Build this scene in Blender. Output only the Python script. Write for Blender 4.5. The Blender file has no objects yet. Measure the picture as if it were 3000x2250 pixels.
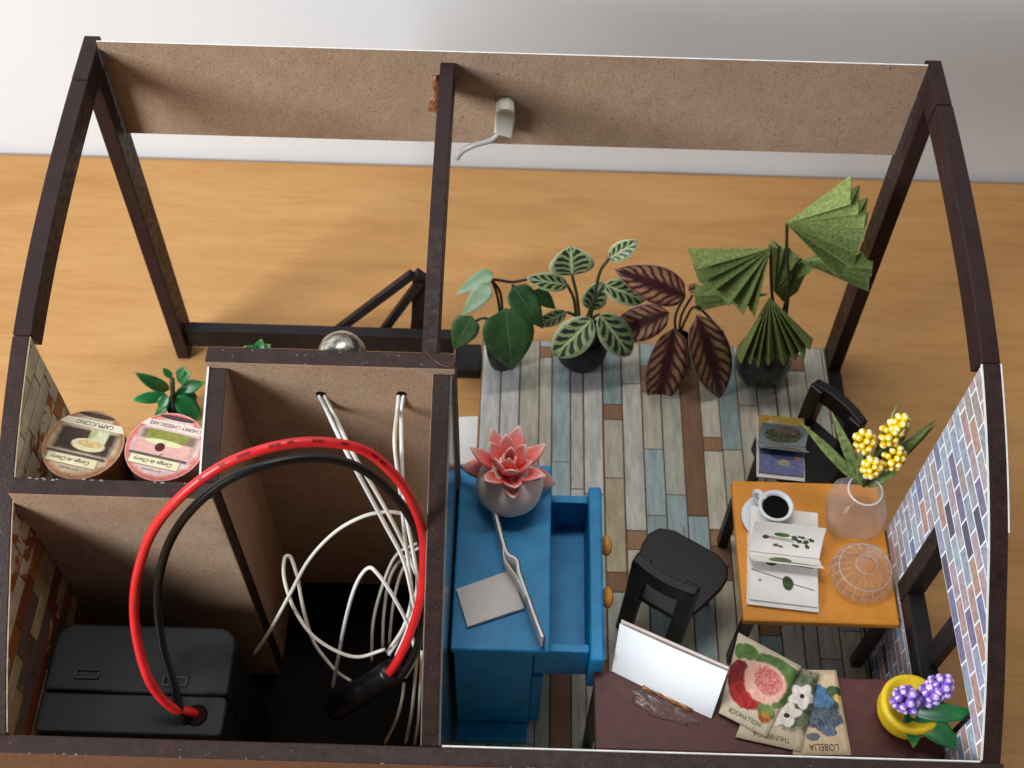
import bpy, bmesh, math, random
from mathutils import Vector, Matrix
R = math.radians
random.seed(7)
SC = bpy.context.scene
COL = SC.collection
SC.unit_settings.scale_length = 0.01          # one unit is one centimetre: the model house is about 16 cm wide

# ------------------------------------------------------------------ camera, light, exposure
cam_d = bpy.data.cameras.new("camera"); cam = bpy.data.objects.new("camera", cam_d); COL.objects.link(cam)
SC.camera = cam
cam.location = (0.11, -6.17, 24.42)
cam.rotation_euler = (Matrix.Rotation(R(34.0), 3, 'X') @ Matrix.Rotation(0.029, 3, 'Z')).to_euler()
cam_d.sensor_width = 36; cam_d.lens = 43.56
cam_d.clip_start = 0.1; cam_d.clip_end = 1000
cam_d.dof.use_dof = True; cam_d.dof.focus_distance = 21.0; cam_d.dof.aperture_fstop = 0.45

W = bpy.data.worlds.new("World"); SC.world = W; W.use_nodes = True
W.node_tree.nodes["Background"].inputs[0].default_value = (0.80, 0.88, 1.0, 1)
W.node_tree.nodes["Background"].inputs[1].default_value = 0.08

def area(name, loc, target, sx, sy, power, colr):
    l = bpy.data.lights.new(name, 'AREA'); l.shape = 'RECTANGLE'; l.size = sx; l.size_y = sy; l.energy = power; l.color = colr
    o = bpy.data.objects.new(name, l); COL.objects.link(o); o.location = loc
    o.rotation_euler = (Vector(target) - Vector(loc)).to_track_quat('-Z', 'Y').to_euler()
    return o
area("window_light", (-54, -26, 34), (0, 6, 6), 25, 30, 62000, (0.90, 0.96, 1.0))
area("fill_light", (-1, 15, 58), (1, 8, 0), 30, 5, 13500, (1.0, 0.97, 0.93))  # added fill lamp, lifts the plank floor while the box stays dark
SC.view_settings.view_transform = 'Standard'; SC.view_settings.look = 'None'
SC.view_settings.exposure = 0.08; SC.view_settings.gamma = 1.0; SC.view_settings.use_curve_mapping = False
SC.cycles.max_bounces = 8; SC.cycles.transparent_max_bounces = 16

# ------------------------------------------------------------------ baked positions of leaves, stems, wires (cm)
PT = {"pothos": [[[-0.39, 11.0, 3.31], [-1.2, 10.8, 2.74], 0.361],
  [[-0.43, 10.8, 3.13], [-1.06, 10.5, 2.35], 0.415],
  [[-0.09, 10.7, 2.43], [0.1, 10.2, 0.73], 1.166],
  [[0.06, 10.9, 2.98], [0.77, 10.5, 1.98], 0.639],
  [[-0.84, 10.7, 2.1], [-1.26, 10.4, 1.18], 0.622],
  [[0.55, 11.2, 2.47], [1.06, 11.2, 1.8], 0.373]], "pothos_stems": [[[-0.18, 10.9, 0.89], [-0.23, 10.9, 2.2], [-0.31, 10.9, 2.81], [-0.4, 10.9, 3.15]],
  [[-0.14, 10.9, 0.89], [-0.17, 10.9, 2.33], [-0.24, 10.9, 2.84], [-0.38, 10.95, 3.11], [0.04, 11.0, 2.99], [0.38, 11.05, 3.04]],
  [[0.04, 10.9, 0.9], [0.06, 10.9, 2.21], [0.07, 10.9, 3.01]],
  [[-0.18, 10.9, 1.42], [-0.47, 10.7, 2.0], [-0.64, 10.7, 2.01], [-0.78, 10.7, 1.87]],
  [[0.24, 11.0, 0.77], [0.44, 11.1, 2.22], [0.53, 11.2, 2.47]]], "maranta": [[[1.35, 11.1, 3.17], [1.29, 11.3, 3.9], 0.998],
  [[1.28, 11.0, 2.93], [0.36, 10.9, 3.26], 0.405],
  [[2.14, 11.2, 3.66], [2.73, 11.3, 4.14], 0.427],
  [[2.09, 11.0, 3.0], [3.02, 10.9, 2.58], 0.561],
  [[1.84, 11.3, 1.71], [2.07, 11.4, 2.64], 0.56],
  [[1.31, 11.0, 1.96], [0.65, 10.9, 1.57], 0.359],
  [[1.88, 10.7, 2.13], [1.05, 10.35, 1.14], 0.809],
  [[2.04, 10.8, 2.18], [2.82, 10.5, 1.02], 0.749]], "maranta_stems": [[[1.65, 11.0, 1.38], [1.51, 11.0, 2.52], [1.36, 11.1, 3.17]],
  [[1.57, 11.0, 1.37], [1.45, 11.0, 2.4], [1.28, 11.0, 2.93]],
  [[1.85, 11.0, 1.39], [1.9, 11.0, 2.42], [1.96, 11.1, 3.27], [2.14, 11.2, 3.66]],
  [[1.73, 11.0, 1.38], [1.87, 11.0, 2.29], [2.09, 11.0, 3.0]],
  [[1.7, 11.0, 1.25], [1.55, 11.0, 1.77], [1.32, 11.0, 1.96]],
  [[1.7, 11.0, 1.25], [1.82, 10.85, 1.78], [1.88, 10.7, 2.13]],
  [[1.78, 11.0, 1.25], [1.93, 10.9, 1.92], [2.04, 10.8, 2.18]]], "begonia": [[[3.92, 11.0, 2.66], [2.28, 11.1, 3.4], 0.844],
  [[3.65, 11.1, 1.93], [2.26, 10.9, 1.21], 0.826],
  [[3.77, 10.8, 1.75], [3.55, 10.1, -0.54], 0.944],
  [[4.22, 10.8, 2.26], [5.05, 10.1, -0.01], 0.961],
  [[3.97, 11.1, 2.76], [4.23, 11.2, 2.79], 0.228]], "begonia_stems": [[[3.98, 11.0, 0.82], [3.79, 11.0, 1.87], [3.9, 11.0, 2.66]],
  [[4.02, 11.0, 0.82], [3.92, 11.0, 1.88], [4.08, 11.05, 2.64]],
  [[3.96, 11.0, 0.95], [4.02, 10.9, 1.95], [4.2, 10.85, 2.47], [4.92, 10.8, 1.61]],
  [[3.92, 11.0, 0.95], [3.81, 10.8, 1.75]]], "palm": [[[5.54, 10.6, 5.63],
  [[6.42, 10.3, 7.04], [6.73, 10.3, 6.66], [6.99, 10.3, 6.1], [7.02, 10.3, 5.56], [7.01, 10.3, 4.98], [6.8, 10.3, 4.45]]],
  [[5.43, 10.8, 4.61],
  [[3.73, 10.5, 4.66], [3.9, 10.5, 4.09], [4.18, 10.5, 3.65], [4.72, 10.5, 3.15], [5.16, 10.5, 2.96], [5.41, 10.5, 2.92]]],
  [[5.72, 11.0, 2.82],
  [[4.07, 10.9, 3.08], [4.13, 10.9, 2.65], [4.23, 10.9, 2.23]]],
  [[5.82, 10.9, 3.05],
  [[5.52, 11.0, 4.44], [5.6, 11.0, 4.52], [6.09, 11.0, 4.21], [6.49, 11.0, 3.66], [6.18, 11.0, 2.5]]],
  [[6.17, 10.9, 4.1],
  [[6.98, 10.8, 4.76], [7.66, 10.8, 4.19], [7.72, 10.8, 3.84], [7.7, 10.8, 3.43]]],
  [[5.66, 10.6, 3.22],
  [[5.14, 10.0, 1.82], [5.47, 10.0, 1.67], [5.79, 10.0, 1.64], [6.26, 10.0, 1.82], [6.56, 10.0, 2.01], [6.72, 10.0, 2.39]]]], "palm_stems": [[[6.28, 10.8, 1.87], [6.06, 10.8, 3.38], [5.76, 10.7, 4.61], [5.55, 10.6, 5.63]],
  [[6.13, 10.8, 1.87], [5.75, 10.8, 3.1], [5.43, 10.8, 4.61]],
  [[6.14, 10.8, 2.0], [6.12, 10.9, 3.47], [6.17, 10.9, 4.1]],
  [[6.03, 10.8, 1.99], [5.7, 10.6, 3.11]]], "front": [[[-7.69, 9.3, 0.84], [-8.27, 9.2, 1.67], 0.307],
  [[-7.78, 9.3, 0.61], [-8.56, 9.1, 0.68], 0.281],
  [[-7.57, 9.4, 1.21], [-7.74, 9.5, 1.45], 0.169],
  [[-7.43, 9.4, 1.22], [-7.2, 9.5, 1.53], 0.199],
  [[-7.73, 9.2, 0.74], [-7.94, 9.0, 0.46], 0.265],
  [[-7.46, 9.4, 1.08], [-7.08, 9.4, 1.44], 0.277],
  [[-7.55, 9.3, 0.6], [-7.1, 9.1, -0.09], 0.473],
  [[-7.61, 9.4, 0.59], [-7.13, 9.4, 0.4], 0.393],
  [[-7.67, 9.2, 0.67], [-8.13, 8.9, 0.1], 0.204],
  [[-7.51, 9.5, 0.58], [-6.94, 9.6, 0.74], 0.314]], "front_stem": [[-7.71, 9.3, -0.21], [-7.67, 9.3, 0.45], [-7.57, 9.4, 1.15]], "red": [[-4.95, 0.74, 3.9], [-5.05, 0.68, 4.25], [-5.31, 0.65, 4.6], [-5.57, 0.86, 5.1], [-5.73, 1.29, 5.6], [-5.73, 1.67, 6.2], [-5.56, 1.99, 6.9], [-5.2, 2.29, 7.7], [-4.66, 2.51, 8.4], [-4.03, 2.73, 8.9], [-3.34, 2.94, 9.1], [-2.69, 3.12, 9.0], [-2.07, 3.19, 8.7], [-1.65, 3.1, 8.2], [-1.39, 2.97, 7.6], [-1.24, 2.83, 6.8], [-1.24, 2.68, 6.0], [-1.32, 2.37, 5.2], [-1.52, 2.09, 4.4], [-1.74, 1.86, 3.8], [-1.97, 1.73, 3.3]], "black": [[-5.0, 0.61, 3.9], [-5.13, 0.57, 4.2], [-5.19, 0.65, 4.45], [-5.29, 0.96, 4.7], [-5.45, 1.38, 5.1], [-5.51, 1.82, 5.6], [-5.43, 2.15, 6.2], [-5.14, 2.42, 7.0], [-4.67, 2.58, 7.8], [-4.1, 2.81, 8.3], [-3.49, 3.0, 8.5], [-2.87, 3.2, 8.4], [-2.29, 3.28, 8.1], [-1.83, 3.22, 7.6], [-1.48, 3.05, 7.0], [-1.26, 2.84, 6.3], [-1.21, 2.62, 5.6], [-1.26, 2.3, 4.8], [-1.41, 2.01, 4.0], [-1.63, 1.79, 3.5], [-1.86, 1.65, 3.1]], "wire": [[[-3.09, 5.35, 7.289999999999999], [-3.09, 5.13, 7.27], [-2.97, 4.96, 6.95], [-2.56, 4.09, 7.2], [-2.24, 3.71, 6.6], [-1.93, 3.39, 5.9], [-1.66, 3.12, 5.2], [-1.53, 2.81, 4.5], [-1.5, 2.69, 3.9], [-1.56, 2.44, 3.4], [-1.78, 2.17, 3.0]],
  [[-3.0, 5.35, 7.289999999999999], [-3.0, 5.13, 7.27], [-2.87, 4.96, 6.95], [-2.48, 4.18, 7.0], [-2.14, 3.88, 6.3], [-1.84, 3.57, 5.7], [-1.66, 3.42, 5.1], [-1.5, 3.21, 4.6], [-1.46, 3.19, 4.1], [-1.67, 2.7, 3.4], [-1.98, 2.27, 3.0]],
  [[-1.75, 5.35, 7.359999999999999], [-1.75, 5.13, 7.34], [-1.79, 4.96, 7.0], [-1.76, 4.22, 7.3], [-1.71, 3.88, 6.9], [-1.66, 3.63, 6.2], [-1.64, 3.42, 5.5], [-1.56, 3.05, 4.8], [-1.55, 2.81, 4.2], [-1.72, 2.59, 3.5], [-2.01, 2.33, 3.0]],
  [[-1.67, 5.35, 7.359999999999999], [-1.67, 5.13, 7.34], [-1.72, 4.93, 6.95], [-1.65, 4.15, 7.1], [-1.63, 3.79, 6.6], [-1.58, 3.48, 6.0], [-1.48, 3.19, 5.2], [-1.44, 2.94, 4.5], [-1.6, 2.62, 3.6], [-1.85, 2.27, 3.0]],
  [[-4.5, 2.37, 2.6], [-4.12, 2.49, 3.4], [-3.69, 2.87, 4.2], [-3.31, 3.21, 4.9], [-2.85, 3.49, 5.4], [-2.37, 3.65, 5.7], [-1.97, 3.76, 5.7], [-1.67, 3.82, 5.5], [-1.45, 3.83, 5.1]],
  [[-2.04, 2.3, 3.2], [-2.52, 2.22, 3.0], [-2.93, 2.28, 3.1], [-3.35, 2.48, 3.3], [-3.63, 2.76, 3.6], [-3.78, 3.01, 3.9], [-3.87, 3.3, 4.1], [-3.85, 3.51, 4.3], [-3.78, 3.56, 4.3], [-3.72, 3.5, 4.2], [-3.65, 3.32, 3.9], [-3.57, 2.96, 3.3], [-3.44, 2.64, 2.7], [-3.23, 2.44, 2.3], [-3.01, 2.29, 2.0], [-2.78, 2.21, 1.8]],
  [[-3.13, 2.14, 1.6], [-2.94, 2.42, 2.6], [-2.81, 2.61, 3.3], [-2.61, 2.82, 4.2], [-2.44, 2.98, 4.7], [-2.27, 3.09, 4.9], [-2.13, 3.01, 4.9], [-1.9, 2.81, 4.6], [-1.64, 2.54, 4.0], [-1.51, 2.3, 3.6], [-1.48, 2.15, 3.4], [-1.54, 1.99, 3.2], [-1.66, 1.9, 2.9]],
  [[-2.45, 2.72, 1.5], [-2.41, 3.22, 2.2], [-2.23, 3.72, 2.8], [-1.98, 4.17, 3.2], [-1.57, 4.35, 3.4]],
  [[-2.25, 2.95, 1.6], [-2.22, 3.4, 2.2], [-2.12, 3.89, 2.7], [-1.9, 4.18, 3.0], [-1.51, 4.33, 3.3]],
  [[-2.14, 3.07, 1.5], [-2.06, 3.55, 2.2], [-1.93, 3.96, 2.7], [-1.74, 4.25, 3.0]],
  [[-1.68, 1.78, 2.9], [-1.73, 1.66, 2.4], [-1.86, 1.48, 1.8], [-2.1, 1.27, 1.1]],
  [[-1.44, 2.21, 3.4], [-1.49, 1.9, 2.8], [-1.57, 1.55, 2.0], [-1.7, 1.25, 1.2]],
  [[-1.37, 2.29, 3.2], [-1.4, 1.85, 2.6], [-1.44, 1.46, 1.9], [-1.53, 1.23, 1.2]],
  [[-1.95, 1.93, 2.0], [-1.9, 1.68, 1.4], [-1.8, 1.35, 0.8]],
  [[-2.44, 1.53, 1.0], [-2.2, 1.74, 1.0], [-2.07, 1.51, 0.7]]], "sleeve": [[-1.85, 1.82, 3.4], [-2.42, 1.72, 2.7], [-2.98, 1.64, 1.9]], "lotus": [[[-0.04, 5.19, 5.15], [-0.31, 5.62, 5.6], 0.56],
  [[-0.04, 5.19, 5.15], [-0.03, 5.47, 5.8], 0.5],
  [[-0.04, 5.19, 5.15], [0.25, 5.52, 5.8], 0.52],
  [[-0.04, 5.19, 5.15], [0.62, 5.53, 5.6], 0.6],
  [[-0.04, 5.19, 5.15], [-0.23, 5.35, 5.7], 0.4],
  [[-0.04, 5.19, 5.15], [0.73, 5.39, 5.3], 0.5],
  [[-0.04, 5.19, 5.15], [0.48, 5.26, 5.6], 0.56],
  [[0.03, 5.11, 5.1], [-0.22, 5.04, 5.8], 0.46],
  [[0.03, 5.11, 5.1], [0.15, 4.91, 5.7], 0.5],
  [[0.03, 5.11, 5.1], [0.39, 5.05, 5.5], 0.56],
  [[0.03, 5.11, 5.1], [0.02, 5.16, 5.9], 0.26],
  [[0.03, 5.11, 5.1], [-0.79, 5.32, 4.6], 0.3],
  [[0.03, 5.11, 5.1], [0.96, 5.19, 4.3], 0.34],
  [[0.03, 5.11, 5.1], [0.07, 4.94, 4.4], 0.34],
  [[0.03, 5.11, 5.1], [0.56, 5.01, 5.0], 0.24],
  [[0.03, 5.11, 5.1], [0.21, 4.93, 5.4], 0.24]], "vaseleaf": [[[7.05, 5.9, 3.3], [5.69, 6.71, 4.3], 0.26],
  [[7.05, 5.9, 3.3], [6.17, 6.64, 4.8], 0.28],
  [[7.05, 5.9, 3.3], [6.73, 6.05, 4.4], 0.3],
  [[7.05, 5.9, 3.3], [7.38, 6.76, 5.0], 0.14],
  [[7.05, 5.9, 3.3], [7.65, 6.56, 4.9], 0.18],
  [[7.05, 5.9, 3.3], [8.23, 6.69, 4.6], 0.3],
  [[7.05, 5.9, 3.3], [8.26, 6.67, 4.4], 0.26],
  [[7.05, 5.9, 3.3], [7.69, 6.49, 4.6], 0.32],
  [[7.05, 5.9, 3.3], [7.71, 6.11, 3.7], 0.3]], "mimosa": [[[7.02, 5.84, 3.4], [6.83, 6.24, 4.4], 0.2],
  [[7.02, 5.84, 3.4], [7.26, 6.26, 4.7], 0.22],
  [[7.02, 5.84, 3.4], [7.37, 6.33, 4.9], 0.18],
  [[7.02, 5.84, 3.4], [6.96, 5.8, 4.2], 0.19],
  [[7.02, 5.84, 3.4], [7.36, 5.94, 4.3], 0.21]], "hyacinth": [[[7.09, 1.29, 3.9], [6.82, 1.16, 4.5], 0.24],
  [[7.09, 1.29, 3.9], [7.2, 1.23, 4.6], 0.2],
  [[7.09, 1.29, 3.9], [7.34, 1.32, 4.75], 0.2]], "hleaf": [[[7.05, 1.17, 4.0], [7.01, 0.55, 3.9], 0.36],
  [[7.05, 1.17, 4.0], [7.82, 0.47, 4.0], 0.42],
  [[7.05, 1.17, 4.0], [8.04, 1.0, 4.4], 0.34]], "aframe": {"a": [-2.24, 11.85, 2.12], "b": [-1.85, 11.85, 1.79], "c": [-4.0, 11.85, -0.18], "d": [-3.29, 11.85, -0.22], "e": [-2.53, 11.85, -0.18], "f": [-1.92, 11.85, -0.15]}, "beam": [[-7.56, 11.3, 0.66], [-1.85, 11.3, 0.46], [-7.7, 11.3, -0.03]], "lamp": [-2.85, 5.9, 7.55], "leafbit": [[-4.65, 7.0, 5.99], [-5.37, 9.0, 3.19]]}
# ------------------------------------------------------------------ node helpers
def srgb(r, g, b):
    f = lambda c: (c/255/12.92) if c/255 <= 0.04045 else ((c/255+0.055)/1.055)**2.4
    return (f(r), f(g), f(b), 1)
class NT:
    def __init__(s, name):
        s.m = bpy.data.materials.new(name); s.m.use_nodes = True
        s.t = s.m.node_tree; s.b = s.t.nodes["Principled BSDF"]; s.out = s.t.nodes["Material Output"]
    def n(s, typ, **k):
        x = s.t.nodes.new(typ)
        for a, v in k.items(): setattr(x, a, v)
        return x
    def put(s, sock, v):
        if hasattr(v, 'is_output'): s.t.links.new(v, sock)
        else: sock.default_value = v
    def math(s, op, a, b=0.0, c=0.0, clamp=False):
        x = s.n('ShaderNodeMath', operation=op, use_clamp=clamp)
        s.put(x.inputs[0], a); s.put(x.inputs[1], b); s.put(x.inputs[2], c)
        return x.outputs[0]
    def coord(s, kind='Object', stretch=(1, 1, 1), rot=(0, 0, 0)):
        tc = s.n('ShaderNodeTexCoord'); mp = s.n('ShaderNodeMapping')
        mp.inputs['Scale'].default_value = stretch; mp.inputs['Rotation'].default_value = rot
        s.t.links.new(tc.outputs[kind], mp.inputs[0]); return mp.outputs[0]
    def noise(s, vec, scale, detail=4, rough=0.55, dist=0.0):
        x = s.n('ShaderNodeTexNoise'); x.inputs['Scale'].default_value = scale; x.inputs['Detail'].default_value = detail
        x.inputs['Roughness'].default_value = rough; x.inputs['Distortion'].default_value = dist
        s.t.links.new(vec, x.inputs['Vector']); return x.outputs['Fac']
    def voro(s, vec, scale, out='Distance'):
        x = s.n('ShaderNodeTexVoronoi'); x.inputs['Scale'].default_value = scale
        s.t.links.new(vec, x.inputs['Vector']); return x.outputs[out]
    def ramp(s, fac, stops, mode='LINEAR'):
        x = s.n('ShaderNodeValToRGB'); r = x.color_ramp; r.interpolation = mode
        while len(r.elements) < len(stops): r.elements.new(0.5)
        for e, (p, c) in zip(r.elements, stops): e.position = p; e.color = c
        s.put(x.inputs[0], fac); return x.outputs[0]
    def mix(s, fac, a, b, mode='MIX'):
        x = s.n('ShaderNodeMix', data_type='RGBA', blend_type=mode)
        s.put(x.inputs[0], fac); s.put(x.inputs[6], a); s.put(x.inputs[7], b); return x.outputs[2]
    def bump(s, h, strength, dist=0.02):
        x = s.n('ShaderNodeBump'); x.inputs['Strength'].default_value = strength; x.inputs['Distance'].default_value = dist
        s.t.links.new(h, x.inputs['Height']); s.t.links.new(x.outputs[0], s.b.inputs['Normal'])
    def fin(s, color, rough=0.6, spec=0.4, metal=0.0):
        s.put(s.b.inputs['Base Color'], color); s.put(s.b.inputs['Roughness'], rough)
        s.b.inputs['Specular IOR Level'].default_value = spec; s.b.inputs['Metallic'].default_value = metal
        return s.m
def soft(name, c1, c2, scale=3, rough=0.6, spec=0.4, bump=0.0, bscale=None, stretch=(1, 1, 1), detail=5, metal=0.0, coat=0.0, lo=0.3, hi=0.7):
    t = NT(name); v = t.coord('Object', stretch); f = t.noise(v, scale, detail)
    c = t.ramp(f, [(lo, c1), (hi, c2)])
    if bump: t.bump(t.noise(v, bscale or scale*3, 3), bump)
    if coat: t.b.inputs['Coat Weight'].default_value = coat; t.b.inputs['Coat Roughness'].default_value = 0.15
    return t.fin(c, rough, spec, metal)

def m_mdf():
    t = NT('raw_fibreboard'); v = t.coord()
    base = t.ramp(t.noise(v, 2.2, 4), [(0.3, srgb(164, 135, 111)), (0.7, srgb(178, 150, 126))])
    f1 = t.noise(t.coord('Object', (1, 1, 2.3), (0.3, 0.2, 0.6)), 24, 3, 0.6, 1.5)
    c = t.mix(t.ramp(f1, [(0.52, (0, 0, 0, 1)), (0.60, (1, 1, 1, 1))]), base, srgb(196, 164, 132))
    f2 = t.noise(t.coord('Object', (2.4, 1, 1), (0.5, 0.1, 1.2)), 21, 4, 0.6, 2.0)
    c = t.mix(t.ramp(f2, [(0.54, (0, 0, 0, 1)), (0.64, (1, 1, 1, 1))]), c, srgb(110, 80, 64))
    f3 = t.noise(t.coord('Object', (1, 1, 1), (0, 0, .4)), 13, 2, 0.5, 3.0)
    c = t.mix(t.ramp(f3, [(0.68, (0, 0, 0, 1)), (0.72, (1, 1, 1, 1))]), c, srgb(62, 43, 34))
    st = t.noise(v, 0.55, 5, 0.6, 0.8)
    c = t.mix(t.ramp(st, [(0.35, (0.2, 0.2, 0.2, 1)), (0.6, (0, 0, 0, 1))]), c, srgb(120, 92, 74))
    t.bump(f1, 0.25, 0.02)
    return t.fin(c, 0.85, 0.2)
def m_dark(name, c1, c2, speck, rough=0.45, bumpy=0.35):
    t = NT(name); v = t.coord()
    c = t.ramp(t.noise(v, 4, 4), [(0.3, c1), (0.7, c2)])
    f = t.noise(v, 26, 3, 0.7)
    c = t.mix(t.ramp(f, [(0.60, (0, 0, 0, 1)), (0.78, (1, 1, 1, 1))]), c, speck)
    f2 = t.noise(v, 3.1, 6, 0.75, 1.0)
    c = t.mix(t.ramp(f2, [(0.72, (0, 0, 0, 1)), (0.80, (0.6, 0.6, 0.6, 1))]), c, srgb(120, 112, 108))
    t.bump(f, bumpy, 0.03)
    return t.fin(c, t.ramp(t.noise(v, 7, 3), [(0.3, (rough-.12,)*3+(1,)), (0.7, (rough+.15,)*3+(1,))]), 0.22)
def m_tabletop():
    t = NT('oak_veneer'); v = t.coord('Object', (0.3, 1.5, 1))
    a = t.noise(v, 0.55, 7, 0.62, 0.5)
    c = t.ramp(a, [(0.28, srgb(174, 126, 72)), (0.5, srgb(188, 140, 85)), (0.75, srgb(197, 151, 97))])
    b = t.noise(t.coord('Object', (0.8, 7, 1)), 1.3, 6, 0.7, 0.4)
    c = t.mix(t.ramp(b, [(0.5, (0, 0, 0, 1)), (0.72, (0.5, 0.5, 0.5, 1))]), c, srgb(160, 110, 62))
    return t.fin(c, 0.55, 0.3)
def m_random(name, cols, scale, mott, rough, stretch=(1, 1, 1), spots=None, bump=0.2):
    """colour picked per object, mottled"""
    t = NT(name); oi = t.n('ShaderNodeObjectInfo')
    n = len(cols)
    c = t.ramp(oi.outputs['Random'], [(i/n, k) for i, k in enumerate(cols)], 'CONSTANT')
    tc = t.n('ShaderNodeTexCoord'); mp = t.n('ShaderNodeMapping'); mp.inputs['Scale'].default_value = stretch
    off = t.n('ShaderNodeVectorMath', operation='ADD')
    t.t.links.new(tc.outputs['Object'], mp.inputs[0]); t.t.links.new(mp.outputs[0], off.inputs[0]); t.t.links.new(oi.outputs['Random'], off.inputs[1])
    v = off.outputs[0]
    f = t.noise(v, scale, 6, 0.65)
    c = t.mix(t.ramp(f, [(0.35, (0, 0, 0, 1)), (0.75, (mott,)*3+(1,))]), c, srgb(70, 55, 48))
    if spots:
        g = t.noise(v, scale*0.8, 4, 0.6, 1.0)
        g2 = t.math('ADD', g, t.math('MULTIPLY', t.math('FRACT', t.math('MULTIPLY', oi.outputs['Random'], 17.3)), spots[2]))
        c = t.mix(t.ramp(g2, [(spots[1], (0, 0, 0, 1)), (spots[1]+0.05, (1, 1, 1, 1))]), c, spots[0])
    t.bump(f, bump, 0.02)
    return t.fin(c, rough, 0.25)
def m_glass(name, tint, clear=0.7, rough=0.1):
    t = NT(name); t.fin(tint, rough, 0.8)
    tr = t.n('ShaderNodeBsdfTransparent'); tr.inputs[0].default_value = (0.97, 0.96, 0.95, 1)
    mx = t.n('ShaderNodeMixShader'); lw = t.n('ShaderNodeLayerWeight'); lw.inputs[0].default_value = 0.35
    f = t.math('MULTIPLY_ADD', t.math('POWER', lw.outputs['Facing'], 1.5), 0.75*(1-clear)+0.35, 1-clear, clamp=True)
    t.put(mx.inputs[0], f); t.t.links.new(tr.outputs[0], mx.inputs[1]); t.t.links.new(t.b.outputs[0], mx.inputs[2])
    t.t.links.new(mx.outputs[0], t.out.inputs[0]); return t.m
def picture(name, bg1, bg2, blobs, scale=9, rough=0.7, spec=0.25):
    """flat print: soft-edged painted shapes over paper; blob = (u, v, ru, rv, colour, colour2, kind, wobble, texture scale, angle)"""
    t = NT(name); uv = t.n('ShaderNodeUVMap').outputs[0]
    c = t.ramp(t.noise(uv, scale, 4), [(0.35, bg1), (0.7, bg2)])
    sp = t.n('ShaderNodeSeparateXYZ'); t.t.links.new(uv, sp.inputs[0])
    for i, (u, v, ru, rv, c1, c2, kind, wob, ts, ang) in enumerate(blobs):
        du = t.math('SUBTRACT', sp.outputs[0], u); dv = t.math('SUBTRACT', sp.outputs[1], v)
        if ang:
            ca, sa = math.cos(R(ang)), math.sin(R(ang))
            du, dv = (t.math('ADD', t.math('MULTIPLY', du, ca), t.math('MULTIPLY', dv, sa)), t.math('SUBTRACT', t.math('MULTIPLY', dv, ca), t.math('MULTIPLY', du, sa)))
        du = t.math('DIVIDE', du, ru); dv = t.math('DIVIDE', dv, rv)
        if kind == 'o': d = t.math('ADD', t.math('MULTIPLY', du, du), t.math('MULTIPLY', dv, dv))
        elif kind == 'f':
            rr = t.math('ADD', t.math('MULTIPLY', du, du), t.math('MULTIPLY', dv, dv))
            d = t.math('DIVIDE', rr, t.math('MULTIPLY_ADD', t.math('COSINE', t.math('MULTIPLY', t.math('ARCTAN2', dv, du), 5.0)), 0.3, 0.8))
        else: d = t.math('MAXIMUM', t.math('ABSOLUTE', du), t.math('ABSOLUTE', dv))
        if wob: d = t.math('ADD', d, t.math('MULTIPLY', t.math('SUBTRACT', t.noise(uv, 6+2.3*(i % 4), 8, 0.7, 0.3*(i % 3)), 0.5), wob*2.2))
        m = t.ramp(d, [(0.80 if wob else 0.93, (1, 1, 1, 1)), (1.0, (0, 0, 0, 1))])
        cc = t.ramp(t.noise(uv, ts, 4, 0.65, 0.8), [(0.36, c1), (0.64, c2)])
        c = t.mix(m, c, cc)
    return t.fin(c, rough, spec)
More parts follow.
